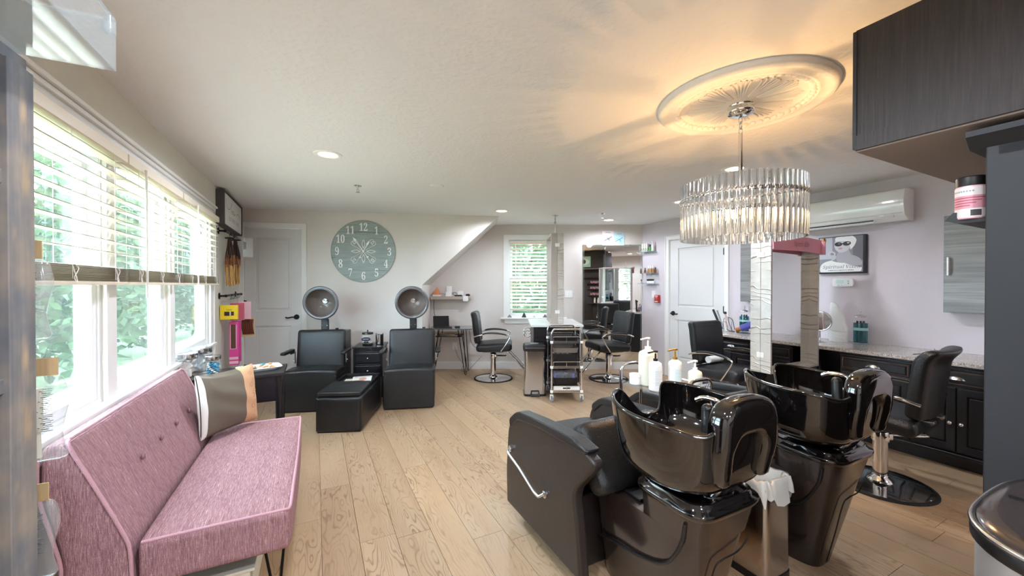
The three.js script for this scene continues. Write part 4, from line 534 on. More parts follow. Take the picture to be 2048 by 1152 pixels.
// ---------- rolling cart ----------
{ const t = thing('rolling_cart', 'chrome three-tier rolling cart between the salon chairs', 'cart', V(0.65, 0, -4.86), 0.02); const w = 0.36, d = 0.44, x = w / 2, z = d / 2;
  for (const s of [-1, 1]) part(t, 'frame_end', [TB([[-x, 0.09, s * z], [-x, 0.5, s * z], [-x, 0.82, s * z], [-x + 0.03, 0.87, s * z], [x - 0.03, 0.87, s * z], [x, 0.82, s * z], [x, 0.5, s * z], [x, 0.09, s * z]], 0.0115, 110, 10, false, 0.08)], m.chrome);
  for (const y of [0.715, 0.415, 0.125]) { const sh = part(t, 'shelf', [B(w - 0.01, 0.008, d, 0, y, 0), B(w, 0.03, 0.006, 0, y, z - 0.003), B(w, 0.03, 0.006, 0, y, -z + 0.003), B(0.006, 0.03, d, x - 0.003, y, 0), B(0.006, 0.03, d, -x + 0.003, y, 0)], m.chromeSoft); part(sh, 'guard_rail', [...[1, -1].flatMap((s) => [TB([[-x + 0.02, y + 0.01, s * z], [-x + 0.022, y + 0.055, s * z], [-x + 0.035, y + 0.064, s * z], [x - 0.035, y + 0.064, s * z], [x - 0.022, y + 0.055, s * z], [x - 0.02, y + 0.01, s * z]], 0.004, 50, 6, false, 0.1), BAR([0, y, s * z], [0, y + 0.064, s * z], 0.004)]), ...[1, -1].map((s) => BAR([s * x, y + 0.064, -z + 0.02], [s * x, y + 0.064, z - 0.02], 0.004))], m.chrome);
    for (const a of [-1, 1]) for (const b of [-1, 1]) part(sh, 'joint_collar', B(0.034, 0.03, 0.034, a * x, y, b * z, 0.006), m.whitePlastic); }
  for (const a of [-1, 1]) for (const b of [-1, 1]) { const c = part(t, 'caster', [T(new THREE.TorusGeometry(0.024, 0.01, 10, 20).rotateY(0.5 * a), a * x, 0.034, b * z), T(CY(0.024, 0.024, 0.014, 0, 0, 0, 18, 'z').rotateY(0.5 * a), a * x, 0.034, b * z)], m.greyPlastic); part(c, 'fork', [B(0.006, 0.05, 0.03, a * x - 0.016, 0.055, b * z), B(0.006, 0.05, 0.03, a * x + 0.016, 0.055, b * z), B(0.04, 0.008, 0.034, a * x, 0.082, b * z), CY(0.01, 0.01, 0.02, a * x, 0.092, b * z, 10)], m.whitePlastic); }
  part(t, 'drawer_front', T(EX(rect(-x + 0.02, 0.14, x - 0.02, 0.185), 0.006, 0.001), 0, 0, z - 0.012), m.whitePlastic); part(t, 'drawer_grip', T(EX(roundPoly(rect(-0.045, 0.155, 0.045, 0.17), 0.007), 0.004), 0, 0, z - 0.007), m.plastic); }
const cartTray = (label, y, h, mt, pos = 0) => { const t = thing('cart_tray', label, 'tray', V(0.65 + pos, y, -4.86), 0.02, 'trays on the rolling cart'); const a = 0.155, b = 0.19; part(t, 'tub', loft([sup(a - 0.01, b - 0.01, 0.0, 40, 9), sup(a, b, h, 40, 9), sup(a - 0.005, b - 0.005, h, 40, 9), sup(a - 0.014, b - 0.014, 0.006, 40, 9)]), mt); return t; };
cartTray('empty black tray on the middle shelf of the cart', 0.4195, 0.15, m.plastic); cartTray('black tray of blue wrapped towels on the bottom shelf', 0.1895, 0.09, m.plastic); cartTray('smoky clear tray under the cart top', 0.58, 0.06, m.smoke); cartTray('black top tray on the rolling cart', 0.7195, 0.05, m.plastic);
{ const f = thing('foil_sheets', 'crumpled silver foil in the middle cart tray', 'foil', V(0.6, 0.5, -4.8)); for (let k = 0; k < 6; k++) part(f, 'foil', rbox(0.09, 0.05, 0.09, 0.02, 6, (p) => { p.x += 0.012 * Math.sin(p.y * 130 + k); p.y += 0.014 * Math.sin(p.x * 90 + p.z * 80 + k); }), m.chromeSoft).position.set(-0.05 + (k % 3) * 0.07, 0.03 + (k > 2 ? 0.02 : 0), -0.03 + (k > 2 ? 0.06 : 0)); }
{ const f = thing('towel_bundle', 'navy towels in a clear bag on the bottom cart shelf', 'towels', V(0.65, 0.205, -4.83)); for (let k = 0; k < 4; k++) part(f, 'towel', rbox(0.13, 0.055, 0.2, 0.026, 8), k % 2 ? M(0x24264a, 0.85) : M(0x33305c, 0.85)).position.set(-0.07 + (k % 2) * 0.14, 0.04 + (k > 1 ? 0.055 : 0), 0); part(f, 'clear_bag', T(rbox(0.295, 0.15, 0.27, 0.05, 14, (p) => { p.y += 0.008 * Math.sin(p.x * 70 + p.z * 50); p.z += 0.006 * Math.sin(p.x * 60 + p.y * 80); }), 0, 0.085, 0.01), m.bag); for (const x of [-0.12, 0.1]) part(f, 'blue_band', B(0.02, 0.1, 0.24, x, 0.06, 0), M(0x2f45c0, 0.4)); }
// ---------- console and hanging mirror between the two far chairs ----------
{ const t = thing('mirror_console', 'black station cabinet with pale stone top under hanging mirror', 'cabinet', V(0.6, 0, -5.62)); part(t, 'stone_top', B(0.7, 0.03, 0.94, 0, 0.855, 0, 0.004), m.marble); part(t, 'body', [B(0.62, 0.75, 0.86, 0, 0.465, -0.02), B(0.56, 0.09, 0.8, 0, 0.045, -0.02)], m.espresso);
  for (const x of [-0.15, 0.15]) { const d = part(t, 'door', [T(EX(rect(x - 0.145, 0.14, x + 0.145, 0.66), 0.02, 0.004, [rect(x - 0.11, 0.185, x + 0.11, 0.615)]), 0, 0, 0.41), B(0.19, 0.4, 0.012, x, 0.4, 0.416)], m.espresso); part(d, 'knob', SPH(0.013, x * 0.3, 0.42, 0.442), m.chromeSoft); } part(t, 'drawer', T(EX(rect(-0.3, 0.69, 0.3, 0.82), 0.02, 0.006), 0, 0, 0.41), m.espresso);
  part(t, 'dryer_holder', [TOR(0.045, 0.007, -0.39, 0.77, 0.3, 24, 8).rotateX(0), BAR([-0.335, 0.77, 0.3], [-0.36, 0.77, 0.3], 0.008), TOR(0.045, 0.007, -0.39, 0.73, 0.3, 24, 8)], m.chrome); }
function hangingMirror(name, label, pos, rot, w, h, depth, matA, matB, wires, ceil) {   // double-sided framed mirror: frame A faces +z, frame B faces -z, origin at the bottom centre
  const t = thing(name, label, 'hanging mirror', pos, rot); const th = 0.02;
  for (const [s, mt, nm] of [[1, matA, 'front_frame'], [-1, matB, 'rear_frame']]) {
    const f = new THREE.Group(); f.name = nm; t.add(f); const z = s * depth / 2;
    for (const x of [-w / 2 + th / 2, w / 2 - th / 2]) part(f, 'stile', B(th, h, depth - 0.002, x, h / 2, z, 0.002), mt);
    for (const y of [th / 2, h - th / 2]) part(f, 'rail', B(w - 2 * th, th, depth - 0.002, 0, y, z, 0.002), mt);
    part(f, 'mirror_glass', B(w - 2 * th + 0.002, h - 2 * th + 0.002, 0.004, 0, h / 2, s * 0.012), m.mirror);
    for (const k of [0.13, 0.87]) for (const e of [-1, 1]) part(f, 'hinge_plate', B(0.003, 0.045, 0.03, e * (w / 2 + 0.0015), h * k, s * 0.0155), m.whitePlastic);
  }
  for (const x of wires) { part(t, 'hanging_wire', [BAR([x, h, 0], [x, ceil - 0.12, 0], 0.0018, 6), TOR(0.022, 0.002, x, h + 0.022, 0, 24, 6)], m.chromeSoft); part(t, 'ceiling_anchor', [CY(0.045, 0.045, 0.008, x, ceil - 0.004, 0, 24), BAR([x, ceil - 0.01, 0], [x, ceil - 0.06, 0], 0.01), TOR(0.02, 0.005, x, ceil - 0.075, 0, 20, 8), CY(0.014, 0.018, 0.03, x + 0.006, ceil - 0.105, 0, 12)], m.chromeSoft); }
  return t;
}
hangingMirror('hanging_mirror', 'edge-on hanging mirror pair in front of the far window', V(0.62, 0.872, -5.63), Math.PI / 2, 0.66, 1.235, 0.088, m.silver, m.boardGrey, [-0.05], TOP - 0.872);
hangingMirror('hanging_mirror', 'silver crinkle framed hanging mirror with a pink ribbon', R(3.832, 2.036, 0.64), A, 0.765, 1.175, 0.088, m.silver, m.silver, [-0.25, 0.24], TOP - 0.64);
{ const t = thing('ribbon_banner', 'pink ribbon banner with gold script on the silver mirror', 'banner', R(3.832, 1.935, 1.8), A);
  part(t, 'band', [T(rbox(0.775, 0.13, 0.012, 0.005, 10, (p) => { p.y += 0.012 * Math.cos(p.x * 3.6) - 0.012 * p.x; p.z += 0.004 * Math.sin(p.x * 14); }), 0, -0.045, 0)], M(0xe59db0, 0.6));
  part(t, 'lettering', PR(0.34, 0.07, 0.03, -0.04, 0.0115), M(0xffffff, 0.5, 0, { transparent: true, map: canvasTex(512, 105, (c, w, h) => { c.clearRect(0, 0, w, h); c.fillStyle = '#9a6a3a'; c.font = 'italic 84px serif'; c.textAlign = 'center'; c.fillText('Spirit life', w / 2, 78); }) }), true);
  part(t, 'rolled_end', [CY(0.022, 0.022, 0.125, 0.395, -0.055, 0.006, 20)], M(0xe59db0, 0.6)); part(t, 'gold_pin', [TOR(0.02, 0.006, 0.4, 0.01, 0.016, 20, 8), SPH(0.015, 0.4, 0.01, 0.016)], m.gold); }
// ---------- tall wall mirror ----------
{ const t = thing('wall_mirror', 'tall frameless wall mirror behind a salon chair', 'mirror', V(1.67, 1.095, ZF)); part(t, 'glass', EX(rect(-0.49, -0.975, 0.49, 0.975), 0.008, 0.002), m.mirror); part(t, 'bevel_edge', T(EX(rect(-0.492, -0.977, 0.492, 0.977), 0.003, 0, [rect(-0.468, -0.953, 0.468, 0.953)]), 0, 0, 0.0075), M(0xdfe9e8, 0.05, 0.9)); for (const x of [-0.3, 0.3]) for (const y of [-0.97, 0.97]) part(t, 'clip', B(0.03, 0.018, 0.014, x, y, 0.008, 0.003), m.chromeSoft); }
{ const t = thing('brochure_stand', 'two small posters of sketched hair tools above mirror', 'poster', V(1.68, 2.06, ZF), 0); const draw = (bg, ink, seedK) => print(160, 200, (c, w, h) => { c.fillStyle = bg; c.fillRect(0, 0, w, h); c.fillStyle = '#444'; for (let k = 0; k < 6; k++) c.fillRect(46 + k * 12, 18, 8, 7); c.strokeStyle = ink; c.lineWidth = 9; c.beginPath(); c.moveTo(26, 140); c.lineTo(136, 78); c.stroke(); c.lineWidth = 3; for (let k = 0; k < 7; k++) { c.beginPath(); c.moveTo(20 + k * 18, 90 + (k * 37 + seedK) % 60); c.quadraticCurveTo(60 + k * 9, 60 + k * 12, 120 - k * 6, 170 - (k * 23) % 70); c.stroke(); } });
  part(t, 'left_poster', B(0.19, 0.235, 0.012, -0.085, 0.118, 0.012), draw('#efe4e4', '#5a4444', 3), true); part(t, 'teal_poster', B(0.175, 0.21, 0.01, 0.1, 0.106, 0.008), draw('#bfe0e4', '#3f93b4', 31), true); }
// ---------- right wall: long counter and cabinets ----------
const RT = (v, o = 0, h = 0) => R(UR - o, v, h);      // o = distance out from the wall
{ const t = thing('stone_counter', 'long speckled granite countertop along the lavender wall', 'countertop', RT(1.72, 0.32, 0.83), ROT_R);   // local x = -v
  part(t, 'slab', T(EX(rect(-1.46, -0.318, 1.46, 0.318), 0.032, 0.005), 0, 0, -0.032).rotateX(-Math.PI / 2), m.granite); }
function baseCabinet(label, vc, w, doors) {
  const t = thing('base_cabinet', label, 'cabinet', RT(vc, 0, 0), ROT_R, 'black cabinets under the granite counter'), H = 0.797, D = 0.57;
  part(t, 'body', [B(w, H - 0.1, D - 0.02, 0, 0.1 + (H - 0.1) / 2, D / 2 - 0.008)], m.espresso); part(t, 'toe_kick', B(w, 0.1, D - 0.09, 0, 0.05, (D - 0.09) / 2 + 0.002), m.espresso2); part(t, 'base_moulding', B(w, 0.03, 0.03, 0, 0.115, D - 0.008, 0.008), m.espresso); part(t, 'top_moulding', [B(w, 0.018, 0.034, 0, H - 0.009, D - 0.006, 0.006), B(w, 0.014, 0.022, 0, H - 0.03, D - 0.01, 0.005)], m.espresso);
  const n = doors, ww = w / n;
  for (let k = 0; k < n; k++) { const x = -w / 2 + ww * (k + 0.5), hw = ww / 2 - 0.012, z = D - 0.02;
    const d = part(t, 'drawer', [T(EX(rect(x - hw, 0.645, x + hw, 0.755), 0.022, 0.005), 0, 0, z), T(EX(rect(x - hw + 0.022, 0.665, x + hw - 0.022, 0.735), 0.008, 0.006), 0, 0, z + 0.021)], m.espresso); part(d, 'drawer_edge', T(EX(rect(x - hw + 0.012, 0.655, x + hw - 0.012, 0.745), 0.003, 0, [rect(x - hw + 0.0155, 0.6585, x + hw - 0.0155, 0.7415)]), 0, 0, z + 0.0215), m.edgeWorn);
    part(d, 'cup_pull', [T(grid(16, 8, (s, q) => { const a = s * Math.PI, b = q * Math.PI / 2; return [Math.cos(a) * 0.048, Math.sin(a) * 0.03 * Math.cos(b) , Math.sin(b) * 0.024 * Math.sin(a)]; }), x, 0.69, z + 0.028), B(0.1, 0.004, 0.012, x, 0.69, z + 0.03)], m.chromeSoft);
    for (const s of [-1, 1]) { const dx = x + s * hw / 2, dw = hw / 2 - 0.004, dd = part(t, 'door', [T(EX(rect(dx - dw, 0.145, dx + dw, 0.625), 0.022, 0.004, [rect(dx - dw + 0.05, 0.2, dx + dw - 0.05, 0.57)]), 0, 0, z), T(EX(rect(dx - dw + 0.056, 0.206, dx + dw - 0.056, 0.564), 0.014, 0.008), 0, 0, z), B(dw * 2 - 0.09, 0.38, 0.006, dx, 0.385, z + 0.003)], m.espresso); part(dd, 'knob', [SPH(0.016, dx - s * (dw - 0.026), 0.36, z + 0.04), CY(0.007, 0.007, 0.02, dx - s * (dw - 0.026), 0.36, z + 0.03, 8, 'z')], m.chromeSoft); } }
}
baseCabinet('black base cabinet with cup pulls under the blank wall', 1.09, 1.46, 3); baseCabinet('black base cabinet with cup pulls beside the white door', 2.565, 1.17, 2);
{ const t = thing('wall_cabinet', 'wide grey wood-look wall cabinet with bar handle', 'wall cabinet', RT(1.02, 0, 1.575), ROT_R, 'grey wall cabinets'); part(t, 'carcass', B(0.52, 0.81, 0.13, 0, 0, 0.066), m.greyWood); part(t, 'door', B(0.515, 0.805, 0.018, 0, 0, 0.141, 0.002), m.greyWood); part(t, 'handle', [CY(0.009, 0.009, 0.15, -0.225, -0.02, 0.178, 12), CY(0.006, 0.006, 0.03, -0.225, 0.045, 0.163, 8, 'z'), CY(0.006, 0.006, 0.03, -0.225, -0.085, 0.163, 8, 'z')], m.chromeSoft); }
{ const t = thing('wall_cabinet', 'grey wood-look wall cabinet partly behind the hanging mirror', 'wall cabinet', RT(2.78, 0, 1.6), ROT_R, 'grey wall cabinets'); part(t, 'carcass', B(0.5, 0.81, 0.13, 0, 0, 0.066), m.greyWood); part(t, 'door', B(0.495, 0.805, 0.018, 0, 0, 0.141, 0.002), m.greyWood); part(t, 'handle', [CY(0.009, 0.009, 0.15, 0.2, -0.02, 0.178, 12), CY(0.006, 0.006, 0.03, 0.2, 0.045, 0.163, 8, 'z'), CY(0.006, 0.006, 0.03, 0.2, -0.085, 0.163, 8, 'z')], m.chromeSoft); }
// ---------- mini split ----------
{ const t = thing('air_conditioner', 'white wall-mounted split air conditioner above the framed print', 'air conditioner', RT(1.965, 0, 1.985), ROT_R); const w = 0.92;
  const prof = roundPoly([[0.002, 0], [0.12, 0.0, 0.02], [0.2, 0.045, 0.03], [0.225, 0.16, 0.06], [0.21, 0.265, 0.03], [0.17, 0.285, 0.02], [0.002, 0.285]], 0.01, 6);
  part(t, 'shell', T(RY(EX(prof.map(([a, b]) => [-a, b]), w, 0.004), Math.PI / 2), -w / 2, 0, 0), MP(0xf1f1ee, 0.14, 0, { clearcoat: 0.6, clearcoatRoughness: 0.05 }));
  part(t, 'air_slot', [B(0.66, 0.022, 0.02, -0.1, 0.022, 0.157).rotateX(0)], m.plastic); part(t, 'louver', [RX(B(0.68, 0.006, 0.06, 0, 0, 0), 0.5).translate(-0.1, 0.012, 0.165)], m.whitePlastic); part(t, 'front_panel_seam', [B(w - 0.02, 0.003, 0.004, 0, 0.062, 0.2075)], M(0xb9b9b6, 0.5)); part(t, 'end_cap', [B(0.004, 0.24, 0.19, w / 2 - 0.075, 0.15, 0.105)], M(0xd5d5d2, 0.4)); part(t, 'badge', PR(0.08, 0.014, 0.28, 0.052, 0.2066), print(128, 24, (c, a, b) => { c.fillStyle = '#f0f0ee'; c.fillRect(0, 0, a, b); c.fillStyle = '#8a8a8a'; for (let k = 0; k < 8; k++) c.fillRect(10 + k * 9, 8, 5, 8); }), true); }
// ---------- framed print, thermostat ----------
{ const t = thing('framed_print', 'black and white framed print of a woman in sunglasses', 'framed print', RT(2.035, 0, 1.71), ROT_R); part(t, 'frame', [B(0.4, 0.385, 0.045, 0, 0, 0.0235, 0.003)], m.plastic);
  part(t, 'print_face', PR(0.37, 0.362, -0.006, 0.004, 0.0466), print(512, 500, (c, w, h) => {
    const E = (x, y, rx, ry, a, f) => { c.fillStyle = f; c.beginPath(); c.ellipse(x, y, rx, ry, a, 0, 7); c.fill(); }, Q = (f, ...p) => { c.fillStyle = f; c.beginPath(); c.moveTo(p[0], p[1]); for (let i = 2; i < p.length; i += 4) c.quadraticCurveTo(p[i], p[i + 1], p[i + 2], p[i + 3]); c.fill(); };
    c.fillStyle = '#8b8a90'; c.fillRect(0, 0, w, h); c.fillStyle = '#b9bac2'; c.fillRect(0, 0, 160, h * 0.62); c.fillStyle = '#6f6e74'; c.fillRect(400, 0, 112, 340);
    Q('#aaa6ab', 230, 210, 180, 330, 240, 370, 380, 480, 505, 400, 510, 300, 380, 260, 360, 210, 340, 150, 250, 190, 230, 210);
    Q('#c9c5c8', 190, 60, 160, 200, 270, 226, 350, 210, 372, 150, 390, 60, 330, 20, 250, 0, 190, 60);
    Q('#eceae6', 200, 62, 160, -10, 300, -14, 420, -20, 440, 60, 430, 140, 370, 190, 372, 130, 340, 86, 300, 50, 200, 62);
    E(232, 104, 46, 30, 0.05, '#2e2d30'); E(330, 100, 48, 30, -0.05, '#2e2d30'); c.fillStyle = '#2e2d30'; c.fillRect(262, 92, 40, 10); E(240, 98, 15, 9, 0, '#7d7c82'); E(346, 92, 15, 9, 0, '#d5d5d8'); E(256, 166, 26, 13, 0, '#c78f95');
    E(150, 240, 50, 42, 0.2, '#c4c0c3'); E(158, 240, 24, 18, 0.4, '#85828a'); Q('#bdb9bc', 130, 260, 150, 300, 150, 330, 200, 330, 210, 280, 190, 240, 130, 260);
    Q('#e6e5e1', 10, 430, 20, 350, 150, 330, 220, 370, 300, 370, 400, 420, 500, 440, 500, 490, 480, 495, 100, 500, 20, 498, 0, 470, 10, 430);
    c.fillStyle = '#5c5a60'; c.font = 'italic 62px serif'; c.textAlign = 'center'; c.fillText('Spiritual Vixen', 262, 446); for (let k = 0; k < 17; k++) c.fillRect(110 + k * 18, 468, 9 + (k * 5) % 6, 12);
  }, 0.35), true); }
{ const t = thing('thermostat', 'white digital thermostat below the framed print', 'thermostat', RT(2.03, 0, 1.425), ROT_R); part(t, 'case', [T(EX(roundPoly(rect(-0.09, -0.042, 0.09, 0.042), 0.022), 0.026, 0.006))], m.whitePlastic); part(t, 'display', B(0.062, 0.038, 0.003, -0.022, 0.008, 0.026), M(0xc7dcd6, 0.25)); part(t, 'button', [B(0.012, 0.006, 0.004, -0.034, -0.026, 0.026), B(0.012, 0.006, 0.004, -0.006, -0.026, 0.026), B(0.01, 0.014, 0.004, 0.05, 0.014, 0.026), B(0.01, 0.014, 0.004, 0.05, -0.008, 0.026)], m.greyPlastic); }
// ---------- things on the counter ----------
const CT = (v, o) => RT(v, o, 0.8305);
function disinfectantJar(label, v, o, s = 1) { const t = thing('disinfectant_jar', label, 'jar', CT(v, o), 0, 'blue disinfectant jars on the counter'); const r = 0.052 * s, h = 0.26 * s;
  part(t, 'glass_body', LT([[0.001, 0.002], [r, 0.002], [r + 0.004, 0.012], [r, 0.03], [r, h * 0.78], [r * 0.82, h * 0.86], [r * 0.8, h * 0.9]], 28), m.glass); part(t, 'blue_liquid', LT([[0.001, 0.008], [r - 0.004, 0.008], [r - 0.004, h * 0.68], [0.001, h * 0.68]], 28), m.blueLiquid); part(t, 'lid', [LT([[r * 0.84, h * 0.88], [r * 0.8, h * 0.93], [0.02, h * 0.97], [0.001, h * 0.97]], 28), CY(0.004, 0.004, 0.05, 0, h, 0), SPH(0.011, 0, h + 0.022, 0)], m.chrome); part(t, 'label_band', [LT([[r + 0.001, h * 0.44], [r + 0.001, h * 0.53]], 28)], M(0x9fd0cf, 0.5)); for (let k = 0; k < 3; k++) part(t, 'comb', B(0.02, h * 0.7, 0.004, (k - 1) * 0.022, h * 0.4, 0.01 * (k - 1)), m.plastic); }
disinfectantJar('blue disinfectant jar beside the white glass vase', 1.845, 0.115, 1.12); disinfectantJar('blue disinfectant jar beside the purple hair dryer', 2.97, 0.16, 1.05);
{ const t = thing('white_vase', 'tall white textured vase with a curved slanted top', 'vase', CT(2.0, 0.17), ROT_R); part(t, 'body', loft([[0, 0.075, 0], [0.02, 0.08, 0], [0.14, 0.086, 0], [0.2, 0.076, -0.012], [0.26, 0.063, -0.018], [0.33, 0.046, -0.03], [0.38, 0.03, -0.042], [0.395, 0.012, -0.05]].map(([y, a, cx]) => sup(a, a * 0.55, y, 36, 2.6, cx, 0))), M(0xf4f5f3, 0.35, 0, { bumpMap: crackle, bumpScale: 0.006 })); }
{ const t = thing('vanity_mirror', 'round chrome vanity mirror on the counter', 'vanity mirror', CT(2.1, 0.3), -0.97); part(t, 'foot', LT([[0.001, 0.016], [0.05, 0.012], [0.062, 0]], 28), m.chrome); part(t, 'stem', [CY(0.007, 0.007, 0.1, 0, 0.06, 0)], m.chrome); part(t, 'mirror_ring', [TOR(0.095, 0.008, 0, 0.205, 0, 40, 8)], m.chrome); part(t, 'mirror_glass', CY(0.094, 0.094, 0.008, 0, 0.205, 0, 36, 'z'), m.mirror); }
{ const t = thing('hair_dryer', 'purple hair dryer lying on the counter', 'hair dryer', CT(2.83, 0.3), ROT_R + 0.4); part(t, 'barrel', [BAR([-0.075, 0.05, 0], [0.06, 0.12, 0], 0.038, 20), SPH(0.038, 0.06, 0.12, 0)], m.purple); part(t, 'nozzle', [BAR([-0.13, 0.026, 0], [-0.07, 0.052, 0], 0.026, 18)], M(0xb07a4c, 0.35, 0.6)); part(t, 'handle', [BAR([0.04, 0.1, 0], [0.1, 0.018, 0.03], 0.018, 14)], m.purple); part(t, 'cord', TB([[0.1, 0.016, 0.03], [0.06, 0.006, 0.07], [-0.06, 0.006, 0.08], [-0.12, 0.006, 0.03], [-0.1, 0.006, -0.04]], 0.004, 40, 6), m.plastic); }
{ const t = thing('tool_holder', 'clear wire holder for hot styling tools on the counter end', 'holder', CT(3.09, 0.34), ROT_R); part(t, 'ring', [TB([[-0.05, 0.003, -0.04], [-0.05, 0.14, -0.04], [0, 0.17, -0.04], [0.05, 0.14, -0.04], [0.05, 0.003, -0.04]], 0.004, 30, 6), TB([[-0.05, 0.003, 0.04], [-0.05, 0.1, 0.04], [0, 0.12, 0.04], [0.05, 0.1, 0.04], [0.05, 0.003, 0.04]], 0.004, 30, 6), B(0.1, 0.004, 0.08, 0, 0.002, 0)], m.chromeSoft); }
{ const t = thing('flat_iron', 'black and grey flat iron standing in the tool holder', 'flat iron', RT(3.13, 0.36, 0.84), ROT_R); const p = part(t, 'arm', [BAR([0.0, 0.01, 0], [-0.11, 0.24, 0.0], 0.014, 12), SPH(0.015, -0.11, 0.24, 0)], m.plastic); part(t, 'plate_arm', [BAR([0.03, 0.01, 0], [-0.06, 0.24, 0.0], 0.011, 12)], m.greyPlastic); part(t, 'collar', SPH(0.02, 0.005, 0.03, 0), m.plastic); }
{ const t = thing('curling_iron', 'rose gold curling iron with black cord in holder', 'curling iron', RT(3.06, 0.36, 0.846), ROT_R); part(t, 'barrel', [BAR([0, 0.03, 0], [-0.02, 0.2, 0], 0.011, 12)], M(0xd9b8b4, 0.3, 0.5)); part(t, 'grip', [SPH(0.018, -0.022, 0.21, 0)], m.plastic); part(t, 'cord', TB([[0, 0.02, 0], [0.05, 0.0, 0.03], [0.1, -0.004, 0], [0.04, 0.0, -0.04], [-0.02, 0.14, -0.05], [0.05, 0.13, -0.03], [0.1, 0.02, 0.0]], 0.004, 60, 6), m.plastic); }
// ---------- acrylic shelves by the corner ----------
[[4.63, 1.94, 0.3, 'clear acrylic ledge holding the hair colour cartons'], [4.58, 1.59, 0.26, 'clear acrylic ledge holding the amber dropper bottles'], [4.57, 1.42, 0.26, 'clear acrylic ledge holding the black capped bottles']].forEach(([v, h, w, l]) => { const t = thing('acrylic_ledge', l, 'ledge', RT(v, 0, h), ROT_R, 'acrylic ledges in the corner'); part(t, 'ledge', [B(w, 0.006, 0.1, 0, -0.003, 0.051), B(w, 0.03, 0.005, 0, -0.015, 0.003), B(w, 0.018, 0.004, 0, 0.006, 0.1)], m.acrylic); });
function bottle(name, label, pos, r, h, bodyMat, capMat, group, capH = 0.3, capR = 0.5) { const t = thing(name, label, 'bottle', pos, 0, group); const hb = h * (1 - capH); part(t, 'body', LT([[0.001, 0], [r * 0.95, 0], [r, r * 0.2], [r, hb * 0.82], [r * 0.85, hb * 0.94], [r * 0.45, hb], [r * 0.42, hb * 1.02]], 20), bodyMat); part(t, 'cap', LT([[r * capR, hb], [r * capR, h * 0.97], [r * capR * 0.85, h], [0.001, h]], 16), capMat); return t; }
[0, 1, 2].forEach((k) => { const t = one('colour_carton', 'cream hair colour carton with dark green diagonal stripe', 'carton', [B(0.036, 0.135, 0.04, 0, 0.0675, 0)], print(64, 200, (c, w, h) => { c.fillStyle = '#e6e0d2'; c.fillRect(0, 0, w, h); c.strokeStyle = '#3a5a48'; c.lineWidth = 12; c.beginPath(); c.moveTo(0, 110); c.lineTo(64, 180); c.stroke(); c.fillStyle = '#b8c9a8'; c.fillRect(0, 140, w, 20); }), RT(4.73 - k * 0.045, 0.05, 1.9405), ROT_R, 'colour cartons on the acrylic ledge', true); });
bottle('green_bottle', 'green bottle with purple cap on the top ledge', RT(4.585, 0.05, 1.9405), 0.019, 0.11, M(0x4f9a44, 0.35), M(0x3a2e58, 0.4), undefined, 0.28, 0.8); bottle('white_spray_bottle', 'tall white bottle on the top acrylic ledge', RT(4.53, 0.05, 1.9405), 0.021, 0.165, m.white, m.white, undefined, 0.35, 0.55);
for (let k = 0; k < 6; k++) bottle('amber_vial', 'amber vial with white cap on the middle ledge', RT(4.625 - k * 0.023, 0.04 + (k % 2) * 0.02, 1.5905), 0.0105, 0.125, M(0xb98536, 0.3), m.white, 'amber vials on the middle ledge', 0.38, 0.95);
bottle('dropper_bottle', 'brown dropper bottle at the mirror end of the ledge', RT(4.69, 0.05, 1.5905), 0.016, 0.09, M(0x7a4526, 0.25), m.plastic, undefined, 0.35, 0.5); bottle('dropper_bottle', 'brown dropper bottle at the door end of the ledge', RT(4.475, 0.05, 1.5905), 0.016, 0.09, M(0x7a4526, 0.25), m.plastic, undefined, 0.35, 0.5);
for (let k = 0; k < 6; k++) bottle('black_capped_bottle', 'small white bottle with black cap on the lowest ledge', RT(4.64 - k * 0.025, 0.05, 1.4205), 0.0115, 0.075, m.white, m.plastic, 'black capped bottles on the lowest ledge', 0.38, 0.8);
{ const t = thing('light_switch', 'white rocker switch above the alarm by the door', 'switch', RT(4.55, 0, 1.25), ROT_R); part(t, 'plate', B(0.075, 0.12, 0.006, 0, 0, 0.003, 0.003), m.white); part(t, 'rocker', B(0.034, 0.066, 0.006, 0, 0, 0.007, 0.002), m.white); }
